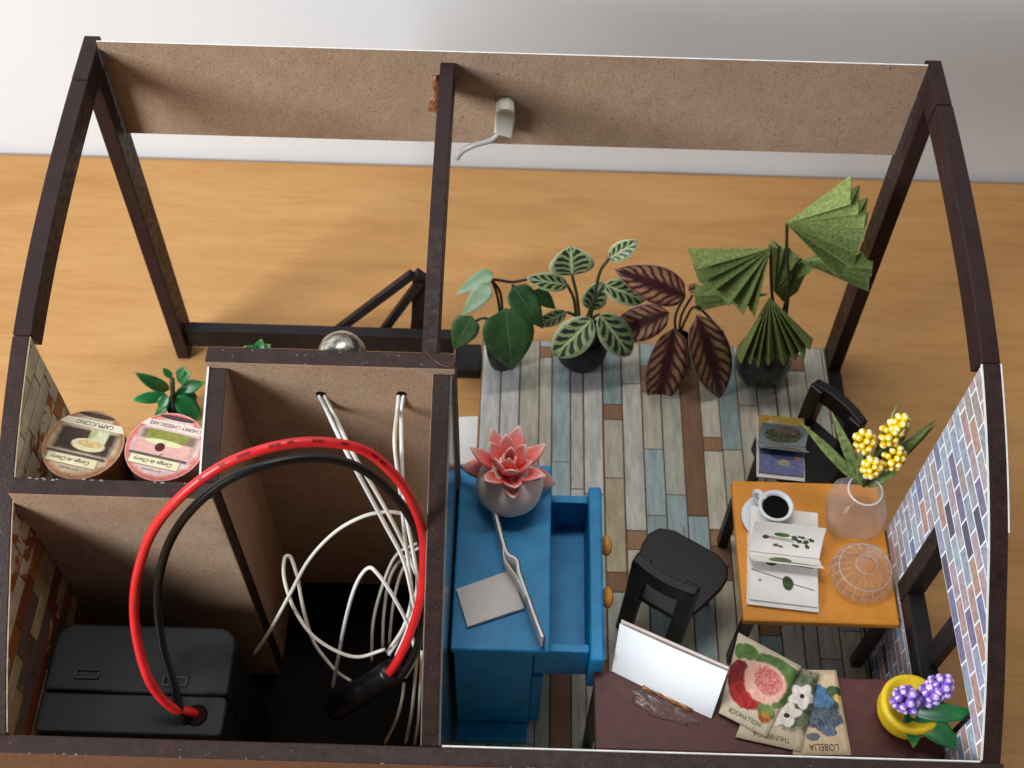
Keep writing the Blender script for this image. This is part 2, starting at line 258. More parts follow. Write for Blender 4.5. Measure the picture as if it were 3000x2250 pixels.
def leaf_mat(name, kind):
    t = NT(name); uv = t.n('ShaderNodeUVMap').outputs[0]
    sp = t.n('ShaderNodeSeparateXYZ'); t.t.links.new(uv, sp.inputs[0])
    au = t.math('ABSOLUTE', t.math('MULTIPLY_ADD', sp.outputs[0], 2.0, -1.0)); v = sp.outputs[1]
    ob = t.noise(t.coord(), 2.5, 4)
    wob = t.math('MULTIPLY', t.math('SUBTRACT', t.noise(uv, 7, 3), 0.5), 0.25)
    def rng(x, a, b, w=0.05):   # soft window a..b
        lo = t.math('DIVIDE', t.math('SUBTRACT', x, a), w, clamp=True); hi = t.math('DIVIDE', t.math('SUBTRACT', b, x), w, clamp=True)
        return t.math('MULTIPLY', lo, hi)
    if kind == 'green':
        c = t.ramp(ob, [(0.3, srgb(30, 66, 36)), (0.7, srgb(66, 104, 52))])
        c = t.mix(rng(au, -1, 0.035, 0.03), c, srgb(96, 128, 84))
        fr = t.math('FRACT', t.math('MULTIPLY', t.math('SUBTRACT', v, t.math('MULTIPLY', au, 0.25)), 7))
        c = t.mix(t.math('MULTIPLY', rng(fr, 0.44, 0.56, 0.05), 0.25), c, srgb(92, 124, 80))
        return t.fin(c, 0.5, 0.4)
    if kind == 'pale':
        c = t.ramp(ob, [(0.3, srgb(122, 152, 122)), (0.7, srgb(160, 184, 150))]); return t.fin(c, 0.55, 0.35)
    if kind == 'grass':
        c = t.ramp(t.noise(t.coord(), 9, 5), [(0.3, srgb(84, 102, 54)), (0.7, srgb(146, 160, 100))]); return t.fin(c, 0.7, 0.2)
    if kind == 'plastic':
        c = t.ramp(ob, [(0.3, srgb(14, 78, 40)), (0.7, srgb(34, 116, 58))])
        c = t.mix(t.math('MULTIPLY', rng(v, 0.82, 2, 0.2), 0.8), c, srgb(128, 168, 60))
        return t.fin(c, 0.35, 0.5)
    k = t.math('ADD', t.math('SUBTRACT', v, t.math('MULTIPLY', t.math('POWER', au, 0.8), 0.26)), t.math('MULTIPLY', wob, 0.25))
    fr = t.math('FRACT', t.math('MULTIPLY', k, 5.2 if kind == 'maranta' else 8.0))
    if kind == 'maranta':
        c = t.ramp(t.noise(uv, 16, 3), [(0.35, srgb(136, 156, 100)), (0.7, srgb(178, 190, 138))])
        thin = rng(fr, -0.1, 0.12, 0.06)
        c = t.mix(t.math('MULTIPLY', thin, 0.6), c, srgb(96, 122, 78))
        blot = t.math('MULTIPLY', rng(t.math('ADD', fr, t.math('MULTIPLY', t.math('ABSOLUTE', t.math('SUBTRACT', au, 0.42)), 0.45)), 0.30, 0.98, 0.1), rng(t.math('ADD', au, wob), 0.06, 0.80, 0.08))
        c = t.mix(blot, c, srgb(44, 50, 44))
        c = t.mix(t.math('MULTIPLY', rng(au, -1, 0.05, 0.03), 0.9), c, srgb(206, 214, 168))
        c = t.mix(rng(au, 0.92, 2, 0.04), c, srgb(190, 200, 176))
        return t.fin(c, 0.45, 0.4)
    c = t.ramp(t.noise(uv, 9, 4), [(0.35, srgb(52, 22, 26)), (0.7, srgb(84, 36, 40))])       # begonia
    blot = t.math('MULTIPLY', rng(t.math('ADD', fr, t.math('MULTIPLY', wob, 0.9)), 0.14, 0.92, 0.22), rng(t.math('ADD', au, wob), 0.16, 1.0, 0.3))
    gold = t.ramp(t.noise(uv, 4, 3), [(0.4, srgb(178, 142, 96)), (0.6, srgb(170, 108, 98)), (0.75, srgb(200, 172, 124))])
    c = t.mix(blot, c, gold)
    c = t.mix(rng(au, -1, 0.04, 0.03), c, srgb(70, 28, 34))
    c = t.mix(rng(au, 0.95, 2, 0.03), c, srgb(158, 132, 118))
    return t.fin(c, 0.5, 0.35)

# ------------------------------------------------------------------ mesh helpers
class MB:
    def __init__(s): s.v = []; s.f = []; s.mi = []; s.uv = {}
    def face(s, idx, m=0, uv=None):
        if uv: s.uv[len(s.f)] = uv
        s.f.append(list(idx)); s.mi.append(m)
    def poly(s, pts, m=0, uv=None):
        b = len(s.v); s.v += [tuple(p) for p in pts]; s.face(range(b, b+len(pts)), m, uv); return s
    def box(s, a, b, m=0, top=None):
        (x0, y0, z0), (x1, y1, z1) = a, b; k = len(s.v)
        s.v += [(x0, y0, z0), (x1, y0, z0), (x1, y1, z0), (x0, y1, z0), (x0, y0, z1), (x1, y0, z1), (x1, y1, z1), (x0, y1, z1)]
        for i, q in enumerate(((0, 3, 2, 1), (4, 5, 6, 7), (0, 1, 5, 4), (1, 2, 6, 5), (2, 3, 7, 6), (3, 0, 4, 7))):
            s.face([k+j for j in q], (m if not isinstance(m, dict) else m.get('-z +z -y +x +y -x'.split()[i], 0)))
        return s
    def prism(s, poly, axis, a, b, m_cap0=0, m_cap1=0, m_side=0):
        """poly of 2-D points in the plane across axis ('x': (y,z); 'y': (x,z); 'z': (x,y)), counter-clockwise as seen from +axis ('y': from -y)"""
        f = {'x': lambda p, t: (t, p[0], p[1]), 'y': lambda p, t: (p[0], t, p[1]), 'z': lambda p, t: (p[0], p[1], t)}[axis]
        n = len(poly); k = len(s.v)
        s.v += [f(p, a) for p in poly] + [f(p, b) for p in poly]
        s.face([k+n-1-i for i in range(n)], m_cap0); s.face([k+n+i for i in range(n)], m_cap1)
        for i in range(n):
            j = (i+1) % n; s.face((k+i, k+j, k+n+j, k+n+i), m_side)
        return s
    def tube(s, path, r, n=10, m=0, cap=True, closed=False):
        P = [Vector(p) for p in path]; k = len(s.v); N = len(P)
        rr = r if isinstance(r, (list, tuple)) else [r]*N
        up = None
        for i, p in enumerate(P):
            t = (P[min(i+1, N-1)] - P[max(i-1, 0)]).normalized()
            if up is None:
                up = t.orthogonal().normalized()
            up = (up - t*up.dot(t)).normalized(); w = t.cross(up)
            for j in range(n):
                a = 2*math.pi*j/n; s.v.append(tuple(p + up*(math.cos(a)*rr[i]) + w*(math.sin(a)*rr[i])))
        for i in range(N-1):
            for j in range(n):
                a = k+i*n+j; b = k+i*n+(j+1) % n; s.face((a, b, b+n, a+n), m)
        if cap:
            s.face([k+n-1-j for j in range(n)], m); s.face([k+(N-1)*n+j for j in range(n)], m)
        return s
    def lathe(s, prof, c, n=32, m=0, ribs=None, cap0=True, cap1=True, uvtop=False):
        k = len(s.v)
        for r, z in prof:
            for j in range(n):
                a = 2*math.pi*j/n; q = r*(1+(ribs[0]*math.cos(ribs[1]*a) if ribs else 0))
                s.v.append((c[0]+q*math.cos(a), c[1]+q*math.sin(a), c[2]+z))
        for i in range(len(prof)-1):
            for j in range(n):
                a = k+i*n+j; b = k+i*n+(j+1) % n; s.face((a, b, b+n, a+n), m)
        if cap0 and prof[0][0] > 1e-4: s.face([k+n-1-j for j in range(n)], m)
        if cap1 and prof[-1][0] > 1e-4: s.face([k+(len(prof)-1)*n+j for j in range(n)], m)
        return s
    def ball(s, c, r, n=10, m=0, cap=None, sq=(1, 1, 1)):
        rows = max(4, n//2+1); k = len(s.v)
        out = Vector(cap[0]).normalized() if cap else None
        for i in range(rows+1):
            t = math.pi*i/rows
            for j in range(n):
                a = 2*math.pi*j/n; s.v.append((c[0]+r*sq[0]*math.sin(t)*math.cos(a), c[1]+r*sq[1]*math.sin(t)*math.sin(a), c[2]+r*sq[2]*math.cos(t)))
        for i in range(rows):
            for j in range(n):
                a = k+i*n+j; b = k+i*n+(j+1) % n; q = (a, a+n, b+n, b)
                mm = m
                if out is not None:
                    ctr = sum((Vector(s.v[x]) for x in q), Vector())/4 - Vector(c)
                    if ctr.normalized().dot(out) > cap[1]: mm = cap[2]
                s.face(q, mm)
        return s
    def quad_sheet(s, c00, c10, c11, c01, nu=8, nv=6, lift=None, m=0):
        """bent sheet over four corners, with UV; lift(u,v) is pushed along the sheet's normal"""
        A, B, C_, D = map(Vector, (c00, c10, c11, c01)); nrm = (B-A).cross(D-A).normalized(); k = len(s.v)
        for j in range(nv+1):
            for i in range(nu+1):
                u, v = i/nu, j/nv
                p = A*(1-u)*(1-v)+B*u*(1-v)+C_*u*v+D*(1-u)*v
                if lift: p = p+nrm*lift(u, v)
                s.v.append(tuple(p))
        for j in range(nv):
            for i in range(nu):
                a = k+j*(nu+1)+i
                s.face((a, a+1, a+nu+2, a+nu+1), m, [(i/nu, j/nv), ((i+1)/nu, j/nv), ((i+1)/nu, (j+1)/nv), (i/nu, (j+1)/nv)])
        return s
    def leaf(s, b, t, w, nrm=(0, -0.56, 0.83), bend=0.1, cup=0.08, shape=0.8, nv=12, nu=6, m=0, point=1.0):
        B, T = Vector(b), Vector(t); a = T-B; ln = a.length; a.normalize()
        sd = a.cross(Vector(nrm)).normalized(); nn = sd.cross(a).normalized(); k = len(s.v)
        for j in range(nv+1):
            v = j/nv
            sn = max(0.0, math.sin(math.pi*min(1, v**shape))); hw = w/2*max(0.02, sn**(0.6 if v**shape < 0.5 else 0.6+0.3*point))
            for i in range(nu+1):
                u = -1+2*i/nu
                p = B+a*(ln*v)+sd*(hw*u)+nn*(bend*ln*4*v*(1-v)+cup*2*hw*(abs(u)**1.5))
                s.v.append(tuple(p))
        for j in range(nv):
            for i in range(nu):
                q = k+j*(nu+1)+i
                s.face((q, q+1, q+nu+2, q+nu+1), m, [(i/nu, j/nv), ((i+1)/nu, j/nv), ((i+1)/nu, (j+1)/nv), (i/nu, (j+1)/nv)])
        return s
    def shift(s, d): s.v = [(x-d[0], y-d[1], z-d[2]) for x, y, z in s.v]; return s
    def mesh(s, name, mats, smooth=False):
        me = bpy.data.meshes.new(name); me.from_pydata(s.v, [], s.f)
        for m in (mats if isinstance(mats, (list, tuple)) else [mats]): me.materials.append(m)
        me.polygons.foreach_set('material_index', s.mi)
        if s.uv:
            ul = me.uv_layers.new(name='UVMap')
            for fi, uv in s.uv.items():
                p = me.polygons[fi]
                for li, c in zip(p.loop_indices, uv): ul.data[li].uv = c
        if smooth: me.polygons.foreach_set('use_smooth', [True]*len(me.polygons))
        me.validate(); me.update()
        return me
def catmull(P, n=8):
    P = [Vector(p) for p in P]; P = [2*P[0]-P[1]]+P+[2*P[-1]-P[-2]]; out = []
    for i in range(1, len(P)-2):
        a, b, c, d = P[i-1:i+3]
        for j in range(n):
            t = j/n
            out.append(0.5*((2*b)+(c-a)*t+(2*a-5*b+4*c-d)*t*t+(3*b-a-3*c+d)*t**3))
    out.append(P[-2]); return out
def origin(o):
    d = Vector()
    while o is not None: d += o.location; o = o.parent
    return d
def thing(name, label, cat, loc=(0, 0, 0), group=None, rz=0.0):
    o = bpy.data.objects.new(name, None); o.empty_display_size = 0.3; COL.objects.link(o); o.location = loc; o.rotation_euler = (0, 0, rz)
    o['label'] = label; o['category'] = cat
    if group: o['group'] = group
    return o
def obj(name, mb, mats, parent=None, smooth=False, local=False, bevel=0.0, solid=0.0, label=None, seg=2, kind=None):
    """one mesh object; coordinates are in the house's centimetres unless local"""
    if parent is not None and not local: mb.shift(origin(parent))
    me = mb.mesh(name, mats, smooth); o = bpy.data.objects.new(name, me); COL.objects.link(o); o.parent = parent
    if solid:
        md = o.modifiers.new('thickness', 'SOLIDIFY'); md.thickness = solid; md.offset = 0
    if bevel:
        md = o.modifiers.new('bevel', 'BEVEL'); md.width = bevel; md.segments = seg; md.limit_method = 'ANGLE'; md.angle_limit = R(40)
    if label: o['label'] = label
    if kind: o['kind'] = kind
    return o
def tag(o, label, cat, group=None):
    o['label'] = label; o['category'] = cat
    if group: o['group'] = group
    return o
def copy_tree(o, parent=None):
    c = o.copy(); COL.objects.link(c); c.parent = parent
    for ch in list(o.children): copy_tree(ch, c)
    return c
def words(name, text, size, mat, parent, loc, rot, shear=0.0, squash=1.0):
    """printed lettering as a thin mesh lying in the plane given by rot, at loc in house coordinates"""
    cu = bpy.data.curves.new('letters', 'FONT'); cu.body = text; cu.size = size; cu.align_x = 'CENTER'; cu.align_y = 'CENTER'; cu.shear = shear
    cu.resolution_u = 2
    tmp = bpy.data.objects.new('letters', cu); COL.objects.link(tmp)
    dg = bpy.context.evaluated_depsgraph_get(); me = bpy.data.meshes.new_from_object(tmp.evaluated_get(dg)); me.name = name
    bpy.data.objects.remove(tmp)
    me.transform(Matrix.Diagonal((squash, 1, 1, 1)))
    me.materials.clear(); me.materials.append(mat)
    o = bpy.data.objects.new(name, me); COL.objects.link(o); o.parent = parent
    o.location = Vector(loc)-(origin(parent) if parent else Vector()); o.rotation_euler = rot
    return o
def clip(poly, n, c, keep=1):
    """part of a convex 2-D polygon where keep*(n.p - c) <= 0"""
    out = []
    for i in range(len(poly)):
        a, b = poly[i-1], poly[i]
        da, db = keep*(n[0]*a[0]+n[1]*a[1]-c), keep*(n[0]*b[0]+n[1]*b[1]-c)
        if (da <= 0) != (db <= 0):
            t = da/(da-db); out.append((a[0]+(b[0]-a[0])*t, a[1]+(b[1]-a[1])*t))
        if db <= 0: out.append(b)
    return out
# ------------------------------------------------------------------ materials
MDF = m_mdf()
EDGE = m_dark('dark_brown_paint', srgb(40, 26, 23), srgb(54, 36, 32), srgb(84, 66, 60))
POST = m_dark('dark_stained_wood', srgb(38, 22, 22), srgb(48, 29, 30), srgb(56, 36, 36), 0.5, 0.12)
SILLM = m_dark('black_stained_wood', srgb(20, 17, 19), srgb(34, 28, 30), srgb(50, 42, 44), 0.5, 0.15)
OUTER = soft('shaded_fibreboard_face', srgb(104, 72, 54), srgb(126, 90, 68), 14, 0.8, 0.2, 0.2)  # raw board darkened: shadow on the rear face put into the colour
PAPERW = soft('white_paper_edge', srgb(214, 212, 208), srgb(232, 230, 226), 6, 0.8, 0.2)
MORTAR = soft('pale_mortar_print', srgb(212, 215, 220), srgb(230, 231, 233), 9, 0.75, 0.25)
MORTAR2 = soft('dark_joint_print', srgb(70, 54, 42), srgb(104, 84, 64), 8, 0.75, 0.2)
BRICK = m_random('mottled_brick_print', [srgb(*c) for c in ((156, 160, 184), (176, 156, 164), (164, 176, 188), (178, 148, 142), (160, 160, 170), (122, 128, 160), (178, 158, 164), (152, 162, 178), (164, 152, 148), (126, 118, 148), (182, 146, 132), (150, 158, 168), (92, 90, 110), (172, 166, 174))], 9, 0.6, 0.6)
BRICKL = m_random('whitewashed_brick_print', [srgb(*c) for c in ((212, 202, 172), (196, 186, 160), (218, 207, 174), (204, 192, 158), (170, 112, 70), (214, 204, 176))], 2.6, 0.45, 0.7, spots=(srgb(150, 82, 44), 0.66, 0.16))
BRICKD = m_random('old_orange_brick_print', [srgb(*c) for c in ((150, 92, 40), (128, 64, 34), (186, 168, 126), (104, 88, 76), (168, 108, 50), (120, 50, 34), (176, 150, 108))], 3.0, 0.55, 0.7, spots=(srgb(190, 170, 124), 0.70, 0.12))
PLANK = m_random('weathered_plank_print', [srgb(*c) for c in ((204, 204, 199), (210, 204, 184), (188, 192, 194), (192, 187, 168), (162, 182, 184), (204, 201, 192), (196, 190, 170), (194, 195, 196), (186, 186, 172), (198, 196, 186), (200, 195, 178), (166, 184, 186), (150, 170, 170), (184, 172, 142))], 1.6, 0.50, 0.7, stretch=(5, 0.8, 1), spots=(srgb(134, 104, 80), 0.76, 0.12), bump=0.1)
PLANKB = m_random('brown_plank_print', [srgb(*c) for c in ((146, 110, 82), (160, 122, 92), (134, 100, 76), (168, 132, 100))], 1.8, 0.45, 0.7, stretch=(5, 0.8, 1), bump=0.1)
JOINT = soft('plank_joint_print', srgb(84, 58, 42), srgb(122, 92, 68), 6, 0.75, 0.2)
MIRROR = NT('glossy_acrylic').fin(srgb(150, 150, 150), 0.12, 0.6, 0.75)
t_ = NT('amber_glue'); t_.b.inputs['Coat Weight'].default_value = 1.0
t_.bump(t_.noise(t_.coord(), 14, 4), 0.8, 0.05); GLUE = t_.fin(t_.ramp(t_.noise(t_.coord(), 8, 3), [(0.35, srgb(84, 40, 22)), (0.6, srgb(150, 92, 48)), (0.75, srgb(110, 60, 44))]), 0.12, 0.6)
CGLUE = m_glass('clear_glue', srgb(110, 74, 68), 0.80, 0.16)

# ------------------------------------------------------------------ setting
g = MB().box((-60, -30, -2.3), (60, 17.65, -0.3)); o = obj('wooden_tabletop', g, m_tabletop(), kind='structure', bevel=0.15)
g = MB().box((-90, 17.78, -70), (90, 19.5, 70)); o = obj('white_wall', g, soft('white_wall_paint', srgb(230, 233, 236), srgb(237, 239, 241), 0.12, 0.8, 0.2, detail=3), kind='structure')

# ------------------------------------------------------------------ the model house
ARC = catmull([(0, -0.3, 4.68), (0, 0, 4.96), (0, 0.9, 5.66), (0, 1.97, 6.37), (0, 3.0, 7.03), (0, 4.2, 7.62), (0, 5.5, 8.10), (0, 6.8, 8.45), (0, 8.0, 8.67), (0, 9.2, 8.83), (0, 10.4, 8.94), (0, 11.70, 9.02)], 10)
def arcz(y):
    for a, b in zip(ARC, ARC[1:]):
        if a.y <= y <= b.y: return a.z+(b.z-a.z)*(y-a.y)/max(1e-6, b.y-a.y)
    return ARC[-1].z if y > 0 else ARC[0].z
def under_arc(y0, y1, z0, dz=0.0):
    """(y,z) outline of a panel whose top follows the house's curved profile, counter-clockwise from +x"""
    n = max(2, int((y1-y0)/0.25)+1)
    return [(y0, z0), (y1, z0)]+[(y1+(y0-y1)*i/n, arcz(y1+(y0-y1)*i/n)+dz) for i in range(n+1)]
HOUSE = thing('doll_house', 'half-built miniature house of dark fibreboard with open curved roof frame and plank floor', 'doll house', (0, 0, -0.3))
B = 0.02
o = obj('rear_wall', MB().box((-8.05, -0.3, -0.3), (8.05, 0.0, 4.96), {'-y': 1, '+y': 2}), [EDGE, OUTER, MDF], HOUSE, bevel=B)
# the white paper lining seen as a bright line along the wall top
obj('paper_lining', MB().box((-0.83, 0.002, 0.05), (7.68, 0.022, 4.985)), PAPERW, HOUSE)
# end walls
WY0, WY1, WZ0, WZ1 = 0.75, 4.26, 2.40, 4.86                        # window opening in the right end wall
out = under_arc(0.0, 5.5, -0.3)
WR = MB()
band = lambda ya, yb, za, top: [p for p in ([(ya, za), (yb, za)]+([(yb, top), (ya, top)] if top else under_arc(ya, yb, za)[2:]))]
for ya, yb, za, top in ((0.0, WY0, -0.3, None), (WY1, 5.5, -0.3, None), (WY0, WY1, -0.3, WZ0), (WY0, WY1, WZ1, None)):
    WR.prism(band(ya, yb, za, top), 'x', 7.715, 8.0)
wall_r = obj('end_wall', WR, EDGE, HOUSE, label='right end wall with patchwork brick paper and a window opening')
wall_l = obj('end_wall', MB().prism(out, 'x', -8.0, -7.715), EDGE, HOUSE, label='left end wall with peeling whitewashed brick paper', bevel=B)
def lattice(wall, x_face, sgn, y0, y1, z0, course, length, joint, mats, hole=None, split=None, seed=1, jit=0.0, mortar=MORTAR):
    rnd = random.Random(seed)
    edges = under_arc(y0, y1, z0, -0.012)
    n = len(edges); halves = []
    for i in range(n):
        a, b = edges[i], edges[(i+1) % n]
        nx, ny = (b[1]-a[1]), -(b[0]-a[0]); l = math.hypot(nx, ny)
        if l > 1e-6: halves.append(((nx/l, ny/l), (nx*a[0]+ny*a[1])/l))
    def cut(poly):
        for nn, c in halves:
            poly = clip(poly, nn, c)
            if len(poly) < 3: return []
        parts = [poly]
        if hole:
            hy0, hy1, hz0, hz1 = hole; res = []; rest = poly
            for nn, c in (((1, 0), hy0), ((-1, 0), -hy1), ((0, 1), hz0), ((0, -1), -hz1)):
                o_ = clip(rest, nn, c); rest = clip(rest, nn, c, -1)
                if len(o_) > 2: res.append(o_)
                if len(rest) < 3: break
            parts = res
        return parts
    back = MB()
    for p in cut([(y0, z0), (y1, z0), (y1, 9.5), (y0, 9.5)]):
        a, b = (x_face, x_face-sgn*0.012)
        back.prism(p, 'x', min(a, b), max(a, b))
    obj('brick_paper', back, mortar, wall)
    row = 0; z = z0
    while z < 9.0:
        y = y0-length*(0.5 if row % 2 else 0.0)-rnd.random()*0.05
        while y < y1:
            L_ = length*(1+rnd.uniform(-jit, jit)); h = joint/2
            ps = cut([(y+h, z+h), (y+L_-h, z+h), (y+L_-h, z+course-h), (y+h, z+course-h)])
            ar = sum(abs(sum(p[i-1][0]*p[i][1]-p[i][0]*p[i-1][1] for i in range(len(p))))/2 for p in ps)
            if ar > 0.004:
                mb = MB(); th = 0.0155+rnd.random()*0.003; a, b = x_face-sgn*0.012, x_face-sgn*th
                for p in ps: mb.prism(p, 'x', min(a, b), max(a, b))
                obj('brick', mb, mats[0] if (split is None or z > split) else mats[1], wall)
            y += L_
        z += course; row += 1
lattice(wall_r, 7.714, 1, 0.03, 5.49, 0.02, 0.285, 0.66, 0.044, [BRICK], hole=(WY0, WY1, WZ0, WZ1), seed=3)
lattice(wall_l, -7.714, -1, 0.03, 5.49, 2.2, 0.36, 0.95, 0.03, [BRICKL, BRICKD], split=5.6, seed=5, jit=0.25, mortar=MORTAR2)
# window in the right wall: dark frame with deep reveal and one mullion
win = obj('window_frame', MB().box((7.70, WY1-0.40, WZ0), (8.05, WY1-0.004, WZ1-0.004)).box((7.70, WY0+0.004, WZ0+0.004), (8.05, WY1-0.402, WZ0+0.46)).box((7.80, WY0+0.004, WZ1-0.25), (8.05, WY1-0.402, WZ1-0.006)).box((7.78, WY0+0.006, WZ0+0.462), (8.05, WY0+0.2, WZ1-0.252)), SILLM, wall_r, bevel=0.025)
obj('mullion', MB().box((7.88, 2.38, WZ0+0.46), (8.06, 2.76, WZ1-0.25)), SILLM, wall_r, bevel=0.02)
# inner box of bare fibreboard: low panel, divider, tall panel, right-hand panel
o = obj('low_panel', MB().box((-7.69, 3.02, -0.3), (-4.48, 3.32, 7.34), {'-y': 1, '+y': 1}), [EDGE, MDF], HOUSE, bevel=B)
o = obj('divider_panel', MB().prism(under_arc(3.33, 5.08, -0.3), 'x', -4.76, -4.47, 1, 1, 0), [EDGE, MDF], HOUSE, bevel=B)
# front panel of the box, with the two holes for the wires as dark plugs
o = obj('front_panel', MB().box((-4.82, 5.09, -0.3), (-0.80, 5.40, arcz(5.2)+0.10), {'-y': 1, '+y': 1}), [EDGE, MDF], HOUSE, bevel=B)
HOLE = NT('hole_shade').fin(srgb(24, 15, 11), 0.9, 0.1)  # near-black colour stands in for the shade inside the holes
for hx, hz in ((-3.05, 7.27), (-1.71, 7.34)):
    obj('hole_shade', MB().prism([(hx+0.085*math.cos(a*math.pi/8), hz+0.075*math.sin(a*math.pi/8)) for a in range(16)][::-1], 'y', 5.082, 5.095), HOLE, HOUSE)
o = obj('side_panel', MB().prism(under_arc(0.01, 5.08, -0.3), 'x', -1.17, -0.885, 1, 1, 0), [EDGE, MDF], HOUSE, bevel=B)
obj('glossy_sheet', MB().prism(under_arc(0.02, 5.38, 0.0, 0.012), 'x', -0.88, -0.852), [MIRROR], HOUSE)
obj('white_edge_strip', MB().prism(under_arc(3.34, 5.40, 2.0, 0.015), 'x', -4.795, -4.765), PAPERW, HOUSE)
obj('shelf', MB().box((-7.69, 3.34, 4.55), (-4.80, 5.38, 4.85)), EDGE, HOUSE, bevel=B)
obj('box_floor', MB().box((-7.69, 0.01, -0.3), (-1.18, 3.0, -0.1)).box((-4.46, 3.005, -0.3), (-1.18, 5.08, -0.1)), soft('box_shade_black', srgb(14, 11, 11), srgb(20, 16, 15), 5, 0.8, 0.1), HOUSE)  # floor coloured near-black to stand in for the deep shade of the box
obj('floor_strip', MB().box((-0.845, 0.03, -0.29), (-0.635, 5.38, -0.004)), PLANK, HOUSE)
# floor with planks
fl = obj('floor_board', MB().box((-0.63, 0.03, -0.3), (7.70, 11.62, -0.02), {'+z': 1}), [EDGE, JOINT], HOUSE)
rnd = random.Random(11); x = -0.62
while x < 7.66:
    wd = rnd.choice((0.46, 0.46, 0.46, 0.46, 0.44, 0.30)); wd = min(wd, 7.67-x)
    y = 0.05 - rnd.random()*2.0
    while y < 11.6:
        short = rnd.random() < 0.22
        ln = rnd.uniform(0.28, 0.5) if short else rnd.uniform(1.5, 4.2)
        a, b = max(y, 0.05), min(y+ln, 11.6)
        if b-a > 0.08:
            gp = 0.024+rnd.random()*0.026
            mb = MB().box((x+gp/2, a+0.01, -0.02), (x+wd-gp/2, b-0.012, 0.0+rnd.random()*0.006))
            brown = short or rnd.random() < 0.03
            p = obj('plank', mb, PLANKB if brown else PLANK, fl)
        y += ln
    x += wd
# front: two posts, header board, curved rafters, base sill and rail
def leaning(x_bot, x_top, y0, y1, z0, z1):
    m = MB(); k = 0
    m.v += [(x_bot, y0, z0), (x_bot+0.3, y0, z0), (x_bot+0.3, y1, z0), (x_bot, y1, z0), (x_top, y0, z1), (x_top+0.3, y0, z1), (x_top+0.3, y1, z1), (x_top, y1, z1)]
    for q in ((0, 3, 2, 1), (4, 5, 6, 7), (0, 1, 5, 4), (1, 2, 6, 5), (2, 3, 7, 6), (3, 0, 4, 7)): m.face(q)
    return m
obj('front_post', leaning(7.71, 7.53, 10.96, 11.64, -0.3, 8.46), POST, HOUSE, bevel=0.02)
obj('front_post', leaning(-8.02, -7.92, 10.96, 11.64, -0.3, 8.46), POST, HOUSE, bevel=0.02)
HDR = MB().box((-7.61, 11.36, 6.86), (7.49, 11.39, 9.14), {'-y': 1, '+z': 2})
hd = obj('header_board', HDR, [EDGE, MDF, PAPERW], HOUSE)
def rafter(x0, y0, y1, dep=0.52, dz=0.0, th=0.3, skew=0.0):
    top = []; bot = []
    n = 28
    for i in range(n+1):
        y = y0+(y1-y0)*i/n; z = arcz(y)+dz
        sl = (arcz(min(11.6, y+0.1))-arcz(y-0.1))/0.2; l = math.hypot(1, sl)
        top.append((y, z)); bot.append((min(y1, max(y0-0.2, y+dep*sl/l)), z-dep/l))
    m = MB().prism(bot+top[::-1], 'x', x0, x0+th)
    m.v = [(x+skew*(y-5.5)/6.16, y, z) for x, y, z in m.v]
    return m
obj('roof_rafter', rafter(7.71, 5.515, 10.55, skew=-0.19), POST, HOUSE, bevel=0.015)
obj('roof_rafter', rafter(-8.0, 5.515, 10.55, skew=0.08), POST, HOUSE, bevel=0.015)
obj('roof_rafter', rafter(-1.37, 5.42, 11.35, 0.62, -0.10, 0.26), POST, HOUSE, bevel=0.015)
obj('ridge_block', rafter(7.705, 10.57, 11.66, skew=-0.19), POST, HOUSE, bevel=0.02)
obj('ridge_block', rafter(-8.005, 10.57, 11.66, skew=0.08), POST, HOUSE, bevel=0.02)
obj('base_sill', MB().box((7.73, 5.52, -0.3), (8.02, 10.95, 0.0)), SILLM, HOUSE, bevel=0.02)
obj('front_rail', MB().box((-7.70, 11.08, 0.06), (-1.30, 11.35, 0.70)), SILLM, HOUSE, bevel=0.02)
obj('front_step', MB().box((-1.28, 10.62, -0.29), (-0.66, 11.40, 0.06)), SILLM, HOUSE, bevel=0.02)
def blob(name, c, rx, ry, rz, mat, parent, seed, n=14):
    r_ = random.Random(seed); m = MB().ball((0, 0, 0), 1.0, n)
    ph = [r_.random()*6 for _ in range(4)]
    for i, (x, y, z) in enumerate(m.v):
        a = math.atan2(z, x); k = 1+0.18*math.sin(3*a+ph[0])+0.12*math.sin(5*a+ph[1]+3*y)+0.08*math.sin(8*z+ph[2])
        m.v[i] = (c[0]+x*rx*k, c[1]+y*ry*k, c[2]+z*rz*k)
    return obj(name, m, mat, parent, smooth=True)
blob('glue_blob', (-1.44, 11.34, 8.30), 0.11, 0.05, 0.30, GLUE, HOUSE, 4)
blob('glue_blob', (-1.50, 11.34, 7.85), 0.12, 0.06, 0.22, GLUE, HOUSE, 5)

def arc_strip(x0, x1, y0, y1, d0, d1):
    n = 26; ys = [y0+(y1-y0)*i/n for i in range(n+1)]
    return MB().prism([(y, arcz(y)+d0) for y in ys]+[(y, arcz(y)+d1) for y in ys[::-1]], 'x', x0, x1)
obj('paper_edge', arc_strip(8.003, 8.022, 3.0, 5.5, -0.3, 0.012), PAPERW, HOUSE)
obj('paper_edge', arc_strip(7.684, 7.714, 0.03, 5.49, -0.010, 0.006), PAPERW, HOUSE)
obj('paper_edge', arc_strip(-7.714, -7.694, 0.03, 5.49, -0.010, 0.004), soft('tan_paper_edge', srgb(150, 128, 100), srgb(176, 156, 130), 6, 0.8, 0.2), HOUSE)
